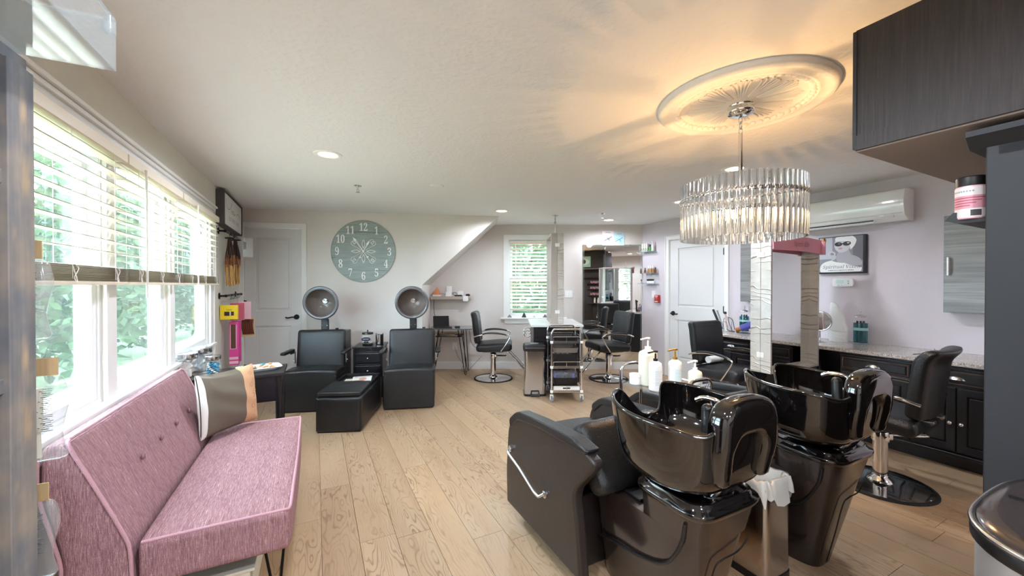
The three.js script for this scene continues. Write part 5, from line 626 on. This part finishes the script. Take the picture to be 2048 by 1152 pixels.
// ---------- shampoo units (local x = u, local -z = v; origin at the floor, v = 1.0 at z = 0) ----------
function washUnit(label, uc) {
  const t = thing('shampoo_unit', label, 'shampoo unit', R(uc, 1.0), A, 'shampoo units');
  const ped = (y, a, z0, z1, e = 5) => sup(a, (z1 - z0) / 2, y, 56, e, 0, (z0 + z1) / 2);
  part(t, 'pedestal', loft([ped(0, 0.1, -0.5, -0.02, 4), ped(0.02, 0.105, -0.51, -0.015, 4), ped(0.3, 0.145, -0.52, 0.05, 4.5), ped(0.47, 0.165, -0.52, 0.085, 5), ped(0.475, 0.165, -0.52, 0.086, 5)]), m.shell);
  part(t, 'pedestal_upper', loft([ped(0.46, 0.163, -0.2, 0.084), ped(0.575, 0.176, -0.2, 0.112)]), m.shell);
  for (const s of [-1, 1]) part(t, 'panel_groove', TB([[s * 0.13, 0.2, -0.49], [s * 0.147, 0.24, -0.36], [s * 0.15, 0.27, -0.2], [s * 0.157, 0.33, -0.06], [s * 0.166, 0.45, 0.02], [s * 0.172, 0.545, 0.045]], 0.007, 50, 8), m.plastic);
  part(t, 'rear_hatch_line', [TB([[0.13, 0.43, 0.085], [0.06, 0.4, 0.088], [-0.02, 0.39, 0.083], [-0.055, 0.36, 0.075], [-0.06, 0.2, 0.045], [-0.055, 0.05, 0.01]], 0.003, 50, 6)], m.plastic);
  part(t, 'deck', loft([ped(0.57, 0.183, -0.21, 0.118), ped(0.585, 0.19, -0.215, 0.126), ped(0.597, 0.188, -0.213, 0.124), ped(0.6, 0.174, -0.205, 0.108), ped(0.618, 0.17, -0.2, 0.102), ped(0.622, 0.16, -0.19, 0.094)]), m.gloss);
  part(t, 'hinge_plate', [B(0.25, 0.012, 0.24, 0, 0.482, -0.34, 0.004)], m.plastic);
  for (const s of [-1, 1]) part(t, 'hinge_bracket', [B(0.04, 0.006, 0.09, s * 0.13, 0.492, -0.36, 0.002), B(0.04, 0.07, 0.006, s * 0.13, 0.52, -0.405, 0.002), CY(0.008, 0.008, 0.012, s * 0.13, 0.497, -0.34, 10)], m.chromeSoft);
  // basin: outer and inner shell between a rim curve and the bottom
  const N = 112, CZ = -0.1, rim = (s) => { const a = s * Math.PI * 2, c = Math.cos(a), d = Math.sin(a), e = 2.8, x = 0.285 * Math.sign(c) * Math.abs(c) ** (2 / e) * (d < 0 ? 1 - 0.1 * -d : 1); let z = CZ + 0.262 * Math.sign(d) * Math.abs(d) ** (2 / e), y = 0.905;
    const rear = Math.max(0, d), front = Math.max(0, -d);
    y += 0.03 * front; y -= 0.03 * Math.exp(-(((Math.abs(x) - 0.2) / 0.07) ** 2)) * rear;       // dips at the rear corners
    if (d > 0) y += 0.1 * Math.exp(-((x / 0.125) ** 4)) * rear ** 3;                                 // arch over the hoses
    if (d < 0) { const k = Math.exp(-((x / 0.105) ** 4)) * front ** 2; y -= 0.12 * k; z += 0.075 * k; }   // neck rest
    return [x, y, z]; };
  const outer = (s, q) => { const r = rim(s), k = 1 - 0.12 * q - 0.42 * q ** 4, fr = Math.max(0, -Math.sin(s * Math.PI * 2)), yk = r[1] + (0.645 - r[1]) * Math.sin(q * Math.PI / 2) ** 0.95; return [r[0] * k, yk, -0.05 + (r[2] + 0.05) * (k - 0.42 * fr * q ** 1.5 * (1 - 0.25 * q))]; };
  const inner = (s, q) => { const r = rim(s), k = 0.95 * (1 - 0.9 * q ** 3), yk = r[1] - 0.003 + (0.69 - r[1]) * Math.sin(q * Math.PI / 2) ** 0.9; return [r[0] * k, yk, -0.06 + (r[2] + 0.06) * k]; };
  part(t, 'basin', [grid(N, 22, outer, true), grid(N, 22, inner, true)], m.gloss);
  part(t, 'basin_rim', grid(N, 8, (s, q) => { const r = rim(s), a = q * Math.PI * 2, L = Math.hypot(r[0], r[2] - CZ), nx = r[0] / L, nz = (r[2] - CZ) / L; return [r[0] - nx * 0.007 + nx * Math.cos(a) * 0.0095, r[1] + Math.sin(a) * 0.0095, r[2] - nz * 0.007 + nz * Math.cos(a) * 0.0095]; }, true), m.gloss);
  part(t, 'basin_foot', loft([ped(0.62, 0.1, -0.15, 0.05, 3), ped(0.655, 0.14, -0.18, 0.07, 3)]), m.gloss);
  // hose hood: an arch behind the basin
  const arch = roundPoly([[-0.13, 0.7, 0.03], [-0.16, 0.8, 0.06], [-0.15, 0.99, 0.11], [0, 1.018, 0.2], [0.15, 0.99, 0.11], [0.16, 0.8, 0.06], [0.13, 0.7, 0.03], [0.082, 0.7, 0.03], [0.09, 0.88, 0.07], [-0.09, 0.88, 0.07], [-0.082, 0.7, 0.03]], 0.02, 10);
  const hoodG = EX(arch, 0.085, 0.03, [], 10); { const p = hoodG.attributes.position; for (let i = 0; i < p.count; i++) { const y = p.getY(i); p.setZ(i, p.getZ(i) + 0.105 - 0.16 * Math.max(0, 0.86 - y)); } hoodG.computeVertexNormals(); }
  part(t, 'hose_hood', toCreasedNormals(hoodG, 0.7), m.gloss);
  for (const [x, mt, r] of [[-0.045, m.chromeSoft, 0.012], [-0.005, m.rubber, 0.011], [0.03, m.rubber, 0.011]]) part(t, 'hose', TB([[x * 1.3, 0.6, 0.05], [x * 1.2, 0.68, 0.1], [x, 0.8, 0.12], [x, 0.9, 0.12]], r, 24, 8), mt);
  part(t, 'hose_grommet', TOR(0.07, 0.008, 0, 0, 0, 28, 8).rotateX(Math.PI / 2).scale(1, 1, 0.5).translate(-0.005, 0.622, 0.055), m.gloss);
  part(t, 'faucet', [CY(0.02, 0.022, 0.07, 0.0, 0.9, 0.095, 16), TB([[0.0, 0.94, 0.09], [-0.01, 0.965, 0.05], [-0.015, 0.965, 0.0], [-0.02, 0.95, -0.03]], 0.009, 20, 8), CY(0.014, 0.014, 0.06, 0.0, 0.89, 0.06, 12, 'z')], m.chrome); part(t, 'spray_head', [BAR([-0.075, 0.86, 0.06], [-0.06, 0.94, 0.05], 0.021, 18), SPH(0.022, -0.06, 0.94, 0.05)], m.plastic);
  part(t, 'drain', CY(0.03, 0.03, 0.006, 0, 0.712, -0.06, 20), m.chrome);
  // chair
  const arm = roundPoly([[1.07, 0.58, 0.07], [0.95, 0.68, 0.07], [0.72, 0.7, 0.1], [0.42, 0.715, 0.05], [0.25, 0.66, 0.05], [0.42, 0.47, 0.06], [0.39, 0.34, 0.05], [0.36, 0.1, 0.02], [0.92, 0.1, 0.02], [1.09, 0.1, 0.02], [1.1, 0.3, 0.05]], 0.04, 6);
  for (const s of [-1, 1]) { const x0 = s > 0 ? 0.275 : -0.33; const p = part(t, 'arm_panel', [T(RY(EX(arm, 0.055, 0.014), Math.PI / 2), x0, 0, 0)], m.vinylBrown); part(p, 'arm_pad', [T(RY(EX(roundPoly([[1.05, 0.6, 0.05], [0.95, 0.675, 0.05], [0.72, 0.695], [0.42, 0.712], [0.3, 0.69], [0.32, 0.665], [0.7, 0.655], [0.94, 0.625], [1.03, 0.55]], 0.02, 4), 0.075, 0.012), Math.PI / 2), x0 - 0.01, 0.012, 0)], m.leather);
    if (s < 0) part(p, 'recline_lever', [TB([[s * 0.345, 0.445, -1.02], [s * 0.365, 0.435, -1.0], [s * 0.365, 0.4, -0.85], [s * 0.365, 0.35, -0.7], [s * 0.362, 0.345, -0.66], [s * 0.34, 0.36, -0.645]], 0.009, 50, 8, false, 0.2), CY(0.018, 0.018, 0.012, s * 0.338, 0.445, -1.02, 16, 'x'), CY(0.018, 0.018, 0.012, s * 0.338, 0.36, -0.64, 16, 'x')], m.chromeSoft); }
  part(t, 'seat', T(rbox(0.54, 0.15, 0.52, 0.05, 14, (p, h) => { if (p.y > 0) p.y += 0.015 * Math.cos(p.x / h[0] * 1.5); }), 0, 0.465, -0.8), m.leatherWorn); part(t, 'seat_base', B(0.5, 0.36, 0.5, 0, 0.19, -0.78, 0.01), m.vinylBrown);
  const bk = part(t, 'backrest', rbox(0.52, 0.11, 0.32, 0.045, 14, (p, h) => { if (p.y > 0) p.y += 0.012 * Math.cos(p.x / h[0] * 1.5); }), m.leather); bk.position.set(0, 0.6, -0.43); bk.rotation.x = 0.95;
  return t;
}
washUnit('shampoo unit beside the steel waste bin and white bottles', 1.35); washUnit('shampoo unit in front of the granite counter', 2.275);
// ---------- waste bin with liner between the units ----------
{ const t = thing('lined_bin', 'slim stainless waste bin with white liner', 'waste bin', R(1.94, 1.19), A); const w = 0.2, d = 0.28; part(t, 'body', loft([sup(w / 2 * 1.0, d / 2, 0.03, 40, 7), sup(w / 2, d / 2, 0.47, 40, 7), sup(w / 2 - 0.004, d / 2 - 0.004, 0.475, 40, 7), sup(w / 2 - 0.006, d / 2 - 0.006, 0.05, 40, 7)]), m.steel); part(t, 'base', loft([sup(w / 2 + 0.003, d / 2 + 0.003, 0, 40, 7), sup(w / 2 + 0.003, d / 2 + 0.003, 0.035, 40, 7)]), m.plastic);
  const wob = (a, k) => 0.008 * Math.sin(a * 7 + k) + 0.005 * Math.sin(a * 13 + 2 * k), n = 72, ring = (A0, B0, y, amp, k) => sup(A0, B0, y, n, 6).map((p, i) => { const a = i / n * 6.2832; return [p[0] * (1 + amp * 6 * wob(a, k)), p[1] + amp * wob(a, k + 2) * 2, p[2] * (1 + amp * 5 * wob(a, k))]; });
  part(t, 'liner', [...loft([ring(w / 2 + 0.012, d / 2 + 0.012, 0.4, 1.2, 1), ring(w / 2 + 0.01, d / 2 + 0.01, 0.44, 1, 2), ring(w / 2 + 0.006, d / 2 + 0.006, 0.487, 0.4, 3), ring(w / 2 - 0.012, d / 2 - 0.012, 0.485, 0.5, 4), ring(w / 2 - 0.03, d / 2 - 0.03, 0.36, 1.2, 5)], false)], MP(0xf4f1e8, 0.5, 0, { transmission: 0.25, thickness: 0 })); }
// ---------- product trolley between the units ----------
const TRO = (u, v, h = 0) => R(u, v, h);
{ const t = thing('product_trolley', 'slim chrome trolley of shampoo bottles behind the near basin', 'trolley', R(1.8, 1.62), A); const w = 0.17, d = 0.5, x = w / 2, z = d / 2; for (const s of [-1, 1]) part(t, 'frame_end', [TB([[-x, 0.03, s * z], [-x, 0.5, s * z], [-x, 0.865, s * z], [-x + 0.03, 0.9, s * z], [x - 0.03, 0.9, s * z], [x, 0.865, s * z], [x, 0.5, s * z], [x, 0.03, s * z]], 0.01, 90, 8, false, 0.1)], m.chrome); for (const y of [0.79, 0.4]) part(t, 'shelf', [B(w, 0.012, d, 0, y - 0.006, 0, 0.004)], m.acrylic); part(t, 'patterned_guard', PR(w - 0.02, 0.085, 0, 0.835, z + 0.001), print(128, 64, (c, W, H) => { c.fillStyle = '#e8eaec'; c.fillRect(0, 0, W, H); c.strokeStyle = '#3a3d44'; c.lineWidth = 2; for (let k = 0; k < 70; k++) { c.beginPath(); c.arc((k * 37) % W, (k * 23) % H, 3 + (k % 4), k, k + 4); c.stroke(); } }), true); for (const a of [-1, 1]) for (const b of [-1, 1]) part(t, 'caster', CY(0.022, 0.022, 0.016, a * x, 0.022, b * z, 16, 'x'), m.rubber); }
function pump(label, u, v, r, h, bodyMat, pumpMat, labelTint) { const t = thing('pump_bottle', label, 'pump bottle', R(u, v, 0.7905), 0.4, 'shampoo bottles on the trolley'), hb = h * 0.72; part(t, 'body', LT([[0.001, 0], [r * 0.94, 0], [r, 0.01], [r, hb * 0.86], [r * 0.92, hb * 0.94], [r * 0.5, hb], [r * 0.34, hb * 1.02]], 28), bodyMat); part(t, 'pump_head', [CY(r * 0.34, r * 0.34, h * 0.07, 0, hb + h * 0.035, 0, 16), CY(0.005, 0.005, h * 0.14, 0, hb + h * 0.13, 0, 8), B(0.02, 0.012, 0.022, 0, h * 0.965, 0, 0.004), RZ(B(0.05, 0.009, 0.012, -0.025, 0, 0, 0.004), 0.12).translate(-0.006, h * 0.968, 0)], pumpMat); if (labelTint) { const g = new THREE.CylinderGeometry(r + 0.0006, r + 0.0006, hb * 0.62, 20, 1, true, -0.9, 1.8); part(t, 'label', T(g, 0, hb * 0.46, 0), labelTint, true); } }
const textLabel = (bg, ink) => print(160, 160, (c, w, h) => { c.fillStyle = bg; c.fillRect(0, 0, w, h); c.fillStyle = ink; for (let k = 0; k < 11; k++) for (let x = 14; x < 146;) { const l = 6 + (x * 7 + k * 13) % 14; c.fillRect(x, 14 + k * 12, Math.min(l, 146 - x), 3); x += l + 4; } }, 0.4);
pump('big white jug bottle with white pump on the trolley', 1.81, 1.74, 0.055, 0.295, m.cream, m.white); pump('white bottle with black pump on the trolley', 1.745, 1.62, 0.037, 0.235, m.white, m.plastic, textLabel('#f0f0ee', '#9aa0a4')); pump('white bottle with gold pump and printed label', 1.835, 1.56, 0.037, 0.25, m.white, m.gold, textLabel('#e4eeee', '#8fa6a8')); pump('short white bottle with white pump on the trolley', 1.85, 1.44, 0.036, 0.2, m.cream, m.white, textLabel('#e8e6da', '#a8a494'));
one('lotion_tub', 'small white tub at the trolley end', 'tub', [LT([[0.001, 0], [0.034, 0], [0.036, 0.01], [0.036, 0.05], [0.001, 0.05]], 24), CY(0.038, 0.038, 0.016, 0, 0.058, 0, 24)], m.white, R(1.75, 1.78, 0.7905));
one('towel_roll', 'rolled white and grey towel on the salon chair seat', 'towel', [CY(0.035, 0.035, 0.22, 0, 0.035, 0, 20, 'x'), CY(0.036, 0.036, 0.02, -0.05, 0.035, 0, 20, 'x'), CY(0.036, 0.036, 0.02, 0.05, 0.035, 0, 20, 'x')], m.white, V(2.19, 0.568, -4.19), 0.5);

// ---------- chandelier ----------
{ const cx = 1.245, cz = -2.12, t = thing('chandelier', 'round glass rod chandelier hanging from the ceiling medallion', 'chandelier', V(cx, 0, cz));
  part(t, 'canopy', LT([[0.001, 2.318], [0.03, 2.318], [0.06, 2.328], [0.068, 2.345], [0.058, 2.36], [0.066, 2.372]], 36), m.chrome);
  part(t, 'chain', [0, 1, 2].map((k) => T(TOR(0.014, 0.0035, 0, 0, 0, 18, 6).scale(0.7, 1.3, 1).rotateY(k * 1.57), 0, 2.298 - k * 0.03, 0)), m.chrome); part(t, 'stem', CY(0.011, 0.011, 0.36, 0, 2.04, 0, 16), m.chrome);
  const band = (r, y) => [LT([[r - 0.004, y - 0.01], [r + 0.005, y - 0.01], [r + 0.005, y + 0.01], [r - 0.004, y + 0.01], [r - 0.004, y - 0.01]], 64)];
  part(t, 'outer_band', [...band(0.272, 1.87), ...[-1, 1].map((k) => BAR([0, 1.87, 0], [k * 0.176, 1.87, k * 0.205], 0.009))], m.chrome); part(t, 'inner_band', band(0.17, 1.8), m.chrome);
  const rod = (l) => buv(join(LT([[0.001, -l / 2], [0.0115, -l / 2], [0.0118, 0], [0.0115, l / 2], [0.001, l / 2]], 10))), long = rod(0.3), inner = rod(0.17);
  for (let k = 0; k < 58; k++) { const a = k / 58 * 6.2832, g = new THREE.Mesh(long, m.rod); g.name = 'glass_rod'; g.position.set(Math.cos(a) * 0.29, 1.8, Math.sin(a) * 0.29); g.castShadow = true; t.add(g); part(g, 'stud', SPH(0.006, -Math.cos(a) * 0.0 + Math.cos(a) * 0.013, 0.07, Math.sin(a) * 0.013, 1, 1, 1, 8), m.chrome); }
  for (let k = 0; k < 26; k++) { const a = k / 26 * 6.2832, g = new THREE.Mesh(inner, m.rod); g.name = 'inner_glass_rod'; g.position.set(Math.cos(a) * 0.185, 1.74, Math.sin(a) * 0.185); t.add(g); }
  for (let k = 0; k < 3; k++) { const a = k / 3 * 6.2832 + 0.3, x = Math.cos(a) * 0.045, z = Math.sin(a) * 0.045; part(t, 'bulb', LT([[0.001, 1.765], [0.008, 1.77], [0.014, 1.785], [0.012, 1.8], [0.007, 1.815], [0.001, 1.815]], 14, x, 0, z), m.bulb); part(t, 'socket', [CY(0.01, 0.01, 0.05, x, 1.84, z, 12), BAR([0, 1.87, 0], [x, 1.86, z], 0.004)], m.chrome); const l = new THREE.PointLight(0xffc884, BULB_LIGHT, 0, 2); l.position.set(x, 1.79, z); l.castShadow = true; l.shadow.radius = 0.2; l.name = 'bulb_light'; t.add(l); }
  // medallion
  const md = thing('ceiling_medallion', 'white plaster ceiling medallion with beaded ring and fluted leaves', 'medallion', V(cx, TOP, cz)); part(md, 'disc', RX(LT([[0.001, 0.028], [0.07, 0.028], [0.09, 0.014], [0.3, 0.012], [0.315, 0.016], [0.33, 0.03], [0.345, 0.03], [0.36, 0.022], [0.385, 0.03], [0.405, 0.034], [0.42, 0.02], [0.422, 0]], 96), Math.PI), m.ceil);
  for (let k = 0; k < 52; k++) part(md, 'bead', SPH(0.0185, Math.cos(k / 52 * 6.2832) * 0.318, -0.02, Math.sin(k / 52 * 6.2832) * 0.318, 1, 0.8, 1, 10), m.ceil);
  for (let k = 0; k < 12; k++) { const a = k / 12 * 6.2832, g = []; for (let j = -2; j <= 2; j++) g.push(TB([[0.08, -0.012, j * 0.004], [0.15, -0.016, j * 0.011], [0.22, -0.016, j * 0.017], [0.275 - Math.abs(j) * 0.012, -0.012, j * 0.02 + Math.sign(j) * 0.004]], 0.006, 14, 6)); part(md, 'leaf', g.map((q) => RY(q, a)), m.ceil); }
}
// ---------- dark display hutch beside the camera ----------
{ const t = thing('display_hutch', 'tall dark wood display hutch with polish ledges', 'hutch', R(2.48, -0.07), A); // local x = u, -z = v ; far face at v = 0.38 -> z = -0.45
  const w = 1.56, H = 1.84, z0 = -0.45; part(t, 'carcass', [B(w - 0.02, H - 0.02, 0.5, 0, H / 2, z0 + 0.27)], m.dark); part(t, 'side_frame', [B(0.022, H, 0.075, -w / 2 + 0.011, H / 2, z0 + 0.0375, 0.004), B(0.022, H, 0.075, -w / 2 + 0.011, H / 2, z0 + 0.49, 0.004), B(0.022, 0.08, 0.5, -w / 2 + 0.011, H - 0.04, z0 + 0.27, 0.004)], M(0x26282c, 0.5)); part(t, 'side_panel', B(0.01, H - 0.1, 0.38, -w / 2 + 0.01, H / 2 - 0.05, z0 + 0.28), m.dark);
  part(t, 'crown', [T(EX([[-w / 2 - 0.035, H - 0.002], [w / 2 + 0.035, H - 0.002], [w / 2 + 0.035, H - 0.018], [w / 2, H - 0.05], [-w / 2, H - 0.05], [-w / 2 - 0.035, H - 0.018]], 0.56, 0), 0, 0, z0 - 0.03)], M(0x26282c, 0.5));
  for (const [y, x0] of [[1.585, -w / 2 + 0.03], [1.42, 0.2], [1.26, 0.2], [1.08, 0.2], [0.85, 0.2]]) part(t, 'ledge', T(RY(EX([[0, 0], [0.06, 0.0], [0.088, 0.012], [0.07, 0.034], [0.062, 0.034], [0.058, 0.01], [0, 0.01]], w / 2 - 0.03 - x0), Math.PI / 2), x0, y, z0 + 0.0), M(0x202226, 0.5)); for (const x of [-w / 2 + 0.03, -0.2, 0.32, w / 2 - 0.03]) part(t, 'divider', B(0.02, H - 0.2, 0.03, x, H / 2, z0 + 0.012), m.dark); }
{ const t = thing('upper_cabinet', 'dark wood upper cabinet above the display hutch', 'cabinet', R(2.43, 0.1, 1.855), A); const w = 1.55; part(t, 'body', [B(w, 0.4, 1.12, 0, 0.215, 0.0)], m.dark); part(t, 'bottom_rail', B(0.012, 0.05, 1.12, -w / 2 - 0.002, 0.03, 0), m.dark); part(t, 'bottom_panel', B(w - 0.004, 0.012, 1.118, 0, 0.006, 0), m.darkBottom); part(t, 'end_strip', B(0.016, 0.4, 0.01, -w / 2 + 0.002, 0.21, -0.562), M(0x2a2a2c, 0.5)); part(t, 'picture_screen', PR(0.42, 0.3, 0.2, 0.21, -0.5625).rotateY(Math.PI).translate(0.4, 0, -1.125 * 1), print(200, 144, (c, W, H) => { c.fillStyle = '#9fd0cc'; c.fillRect(0, 0, W, H); c.fillStyle = '#d9eeea'; c.beginPath(); c.ellipse(100, 72, 84, 46, 0, 0, 7); c.fill(); c.fillStyle = '#1d2f36'; c.beginPath(); c.arc(100, 72, 34, 0, 7); c.fill(); }, 0.2), true); }
one('stacked_case', 'flat dark case stacked on the upper cabinet', 'case', [B(1.3, 0.1, 0.9, 0, 0.05, 0, 0.004)], m.dark, R(2.55, 0.05, 2.2705), A);
{ const t = thing('wax_jar', 'wipes jar with black lid on the hutch ledge', 'jar', R(1.755, 0.418, 1.5955), A + 0.3); part(t, 'body', LT([[0.001, 0], [0.032, 0], [0.034, 0.004], [0.034, 0.095], [0.031, 0.1]], 28), m.palePink); part(t, 'lid', LT([[0.032, 0.098], [0.033, 0.104], [0.033, 0.124], [0.03, 0.127], [0.001, 0.127]], 28), m.plastic); const g = new THREE.CylinderGeometry(0.0345, 0.0345, 0.088, 28, 1, true, Math.PI * 0.75, Math.PI * 1.2); part(t, 'label', T(g, 0, 0.05, 0), print(256, 128, (c, w, h) => { c.fillStyle = '#f0e6e6'; c.fillRect(0, 0, w, h); c.fillStyle = '#d99aa6'; c.fillRect(0, 36, w, 56); c.fillStyle = '#b04a5c'; for (let k = 0; k < 4; k++) c.fillRect(20, 44 + k * 11, 200 - k * 24, 4); c.fillStyle = '#8a9a9a'; for (let k = 0; k < 9; k++) c.fillRect(60 + k * 12, 14, 8, 6); c.fillStyle = '#4a4a4a'; c.fillRect(150, 98, 44, 26); }), true); }
{ const cols = [0xe7a6b4, 0xd96b84, 0xb8324e, 0xf0cfd2, 0x9c4a6a, 0xe0876c], names = ['rose', 'bright pink', 'red', 'pale pink', 'plum', 'coral']; const mats = cols.map((c) => M(c, 0.2)); let src; const glassG = join(LT([[0.001, 0], [0.014, 0], [0.015, 0.004], [0.015, 0.034], [0.006, 0.042]], 10)), capG = join(LT([[0.007, 0.042], [0.006, 0.085], [0.001, 0.086]], 8)); buv(glassG); buv(capG);
  for (const y of [1.42, 1.26, 1.08]) for (let k = 0; k < 14; k++) { const t = thing('nail_polish', `${names[(k * 5 + Math.round(y * 100)) % 6]} nail polish bottle on the ${y > 1.4 ? 'top' : y > 1.2 ? 'middle' : 'lowest'} polish ledge`, 'nail polish', R(2.78 + (k > 6 ? 0.06 : 0) + k * 0.036, 0.415, y + 0.0105), A, 'nail polish bottles on the hutch'); const a = new THREE.Mesh(glassG, mats[(k * 5 + Math.round(y * 100)) % 6]); a.name = 'bottle_body'; const b = new THREE.Mesh(capG, m.palePink); b.name = 'bottle_cap'; t.add(a, b); }
  for (let k = 0; k < 3; k++) bottle('lotion_bottle', 'tall lotion bottle on the lower hutch ledge', R(2.9 + k * 0.1, 0.415, 0.8605), 0.026, 0.17, k < 2 ? m.cream : m.white, m.white, 'lotion bottles on the hutch', 0.2, 0.6); }
// ---------- tall trash can by the hutch ----------
{ const t = thing('round_trash_can', 'tall brushed steel trash can with black swing lid', 'trash can', R(1.4, 0.06), A); const ring = (k, y, dx = 0) => sup(0.29 * k, 0.25 * k, y, 56, 3, dx, 0); part(t, 'body', loft([ring(0.97, 0.02), ring(0.97, 0.88)]), m.steelSatin); part(t, 'base', loft([ring(0.98, 0), ring(0.98, 0.025)]), m.plastic); part(t, 'rim', loft([ring(0.985, 0.875), ring(1.0, 0.88), ring(1.0, 0.9), ring(0.985, 0.905)]), m.plastic); part(t, 'lid', loft([ring(0.97, 0.9), ring(0.96, 0.92), ring(0.85, 0.927), ring(0.1, 0.93)]), m.shell); part(t, 'lid_trim', TB(ring(0.985, 0.908).filter((_, i) => i % 2 === 0), 0.006, 90, 8, true), m.chromeSoft); part(t, 'handle_slot', TOR(0.06, 0.012, 0, 0, 0, 30, 8).rotateX(Math.PI / 2).scale(1.2, 0.7, 1).translate(-0.12, 0.935, 0.06), m.chromeSoft); part(t, 'flap_line', B(0.004, 0.004, 0.42, -0.02, 0.9305, 0), m.plastic); }
// ---------- outdoors ----------
struct('ground', B(60, 0.1, 60, 0, -0.65, 0), M(0x7d8a66, 0.95), 'lawn outside the windows', V(0, 0, 0));
{ const t = thing('wood_deck', 'bleached wooden deck outside the windows', 'deck', R(UL - 0.2, 7), A); for (let k = 0; k < 12; k++) part(t, 'board', B(0.135, 0.03, 14, -0.1 - k * 0.14, 0.05, 0), M([0xc9b8a2, 0xd3c4ae, 0xbfae98][k % 3], 0.8)); part(t, 'fascia', B(0.03, 0.25, 14, -1.78, -0.08, 0), M(0xcfc2b0, 0.8)); part(t, 'joist', [B(0.08, 0.6, 0.08, -1.7, -0.28, 4), B(0.08, 0.6, 0.08, -1.7, -0.28, -4), B(0.08, 0.6, 0.08, -0.2, -0.28, 4), B(0.08, 0.6, 0.08, -0.2, -0.28, -4)], m.tan); }
{ const t = thing('neighbour_house', 'white clapboard house wing with tall windows outdoors', 'house', R(-10, 18.8), A); part(t, 'wall', B(5, 4.2, 0.2, 0, 1.6, 0), M(0xe4e6e4, 0.8)); for (let k = 0; k < 28; k++) part(t, 'clapboard', RX(B(5.02, 0.15, 0.02, 0, 0, 0), -0.08).translate(0, -0.3 + k * 0.145, 0.115), M(0xeceeec, 0.8)); for (const x of [-1.6, -0.5, 0.6, 1.7]) { const wv = part(t, 'window', T(EX(rect(x - 0.42, 0.5, x + 0.42, 2.6), 0.06, 0, [rect(x - 0.34, 0.58, x + 0.34, 2.52)]), 0, 0, 0.13), m.vinyl); part(wv, 'pane', B(0.68, 1.94, 0.02, x, 1.55, 0.14), M(0x6f7f88, 0.1)); } part(t, 'roof', RX(B(5.6, 0.12, 1.6, 0, 0, 0), 0.35).translate(0, 3.6, 0.3), M(0x6d7076, 0.8)); }
const leafG = (() => { const g = new THREE.BufferGeometry(); g.setAttribute('position', new THREE.Float32BufferAttribute([0, 0, 0, 0.5, 0.06, 0.5, 0, 0, 1, 0, 0, 0, 0, 0, 1, -0.5, 0.06, 0.5], 3)); g.computeVertexNormals(); return g; })();
const leafM = [MP(0x4a653a, 0.7, 0, { transmission: 0.4, thickness: 0 }), MP(0x3f5a3a, 0.7, 0, { transmission: 0.4, thickness: 0 }), MP(0x567048, 0.7, 0, { transmission: 0.4, thickness: 0 })];
function tree(label, pos, h, r, n, k) {
  const t = thing('tree', label, 'tree', pos, k, 'trees outside the windows'); part(t, 'trunk', [TB([[0, -0.6, 0], [0.06, h * 0.3, 0.03], [0, h * 0.7, 0]], 0.11, 16, 8), ...[0, 1, 2, 3].map((j) => TB([[0.03, h * 0.3, 0], [Math.cos(j * 1.6) * r * 0.4, h * 0.55, Math.sin(j * 1.6) * r * 0.4], [Math.cos(j * 1.6) * r * 0.75, h * 0.75, Math.sin(j * 1.6) * r * 0.75]], 0.045, 12, 6))], M(0x6d5a48, 0.9));
  const gs = [], q = new THREE.Quaternion(), M4 = new THREE.Matrix4(), pos3 = new Float32Array(n * 18), e = new THREE.Euler(); const base = leafG.attributes.position;
  for (let i = 0; i < n; i++) { const a = rr(0, 6.2832), b = Math.acos(rr(-1, 1)), d = r * (0.45 + 0.55 * Math.cbrt(rnd())) * (0.8 + 0.35 * nz(a * 3, b * 4)), s = rr(0.14, 0.26); e.set(rr(0, 6.28), rr(0, 6.28), rr(0, 6.28)); M4.compose(V(Math.sin(b) * Math.cos(a) * d, h * 0.62 + Math.cos(b) * d * 1.05, Math.sin(b) * Math.sin(a) * d), q.setFromEuler(e), V(s * 0.6, s, s)); const v = V(0, 0, 0); for (let j = 0; j < 6; j++) { v.fromBufferAttribute(base, j).applyMatrix4(M4); pos3.set([v.x, v.y, v.z], i * 18 + j * 3); } }
  const g = new THREE.BufferGeometry(); g.setAttribute('position', new THREE.BufferAttribute(pos3, 3)); g.computeVertexNormals(); part(t, 'foliage', g, leafM[k % 3]);
}
[['leafy tree outside the first window beside the deck', -4.7, 9.9, 3.0, 2.0], ['broad leafy tree outside the middle window', -5.0, 14.1, 3.0, 2.0], ['rounded leafy tree behind the broad one', -4.8, 18.4, 3.0, 2.1], ['leafy tree outside the last window', -4.7, 22.9, 3.2, 2.2], ['distant leafy tree at the end of the lawn', -4.7, 27.6, 3.4, 2.3], ['tall leafy tree in front of the clapboard house', -9.6, 13.5, 4.2, 2.4]].forEach(([l, u, v, h, r], k) => tree(l, R(u, v), h, r, 5600, k));
tree('leafy maple outside the far window', V(0.1, 0, -10.0), 3.4, 2.1, 6500, 2); tree('tall leafy tree behind the maple outside', V(2.6, 0, -14.5), 5.0, 2.6, 4200, 1);
renderer.render(scene, camera);
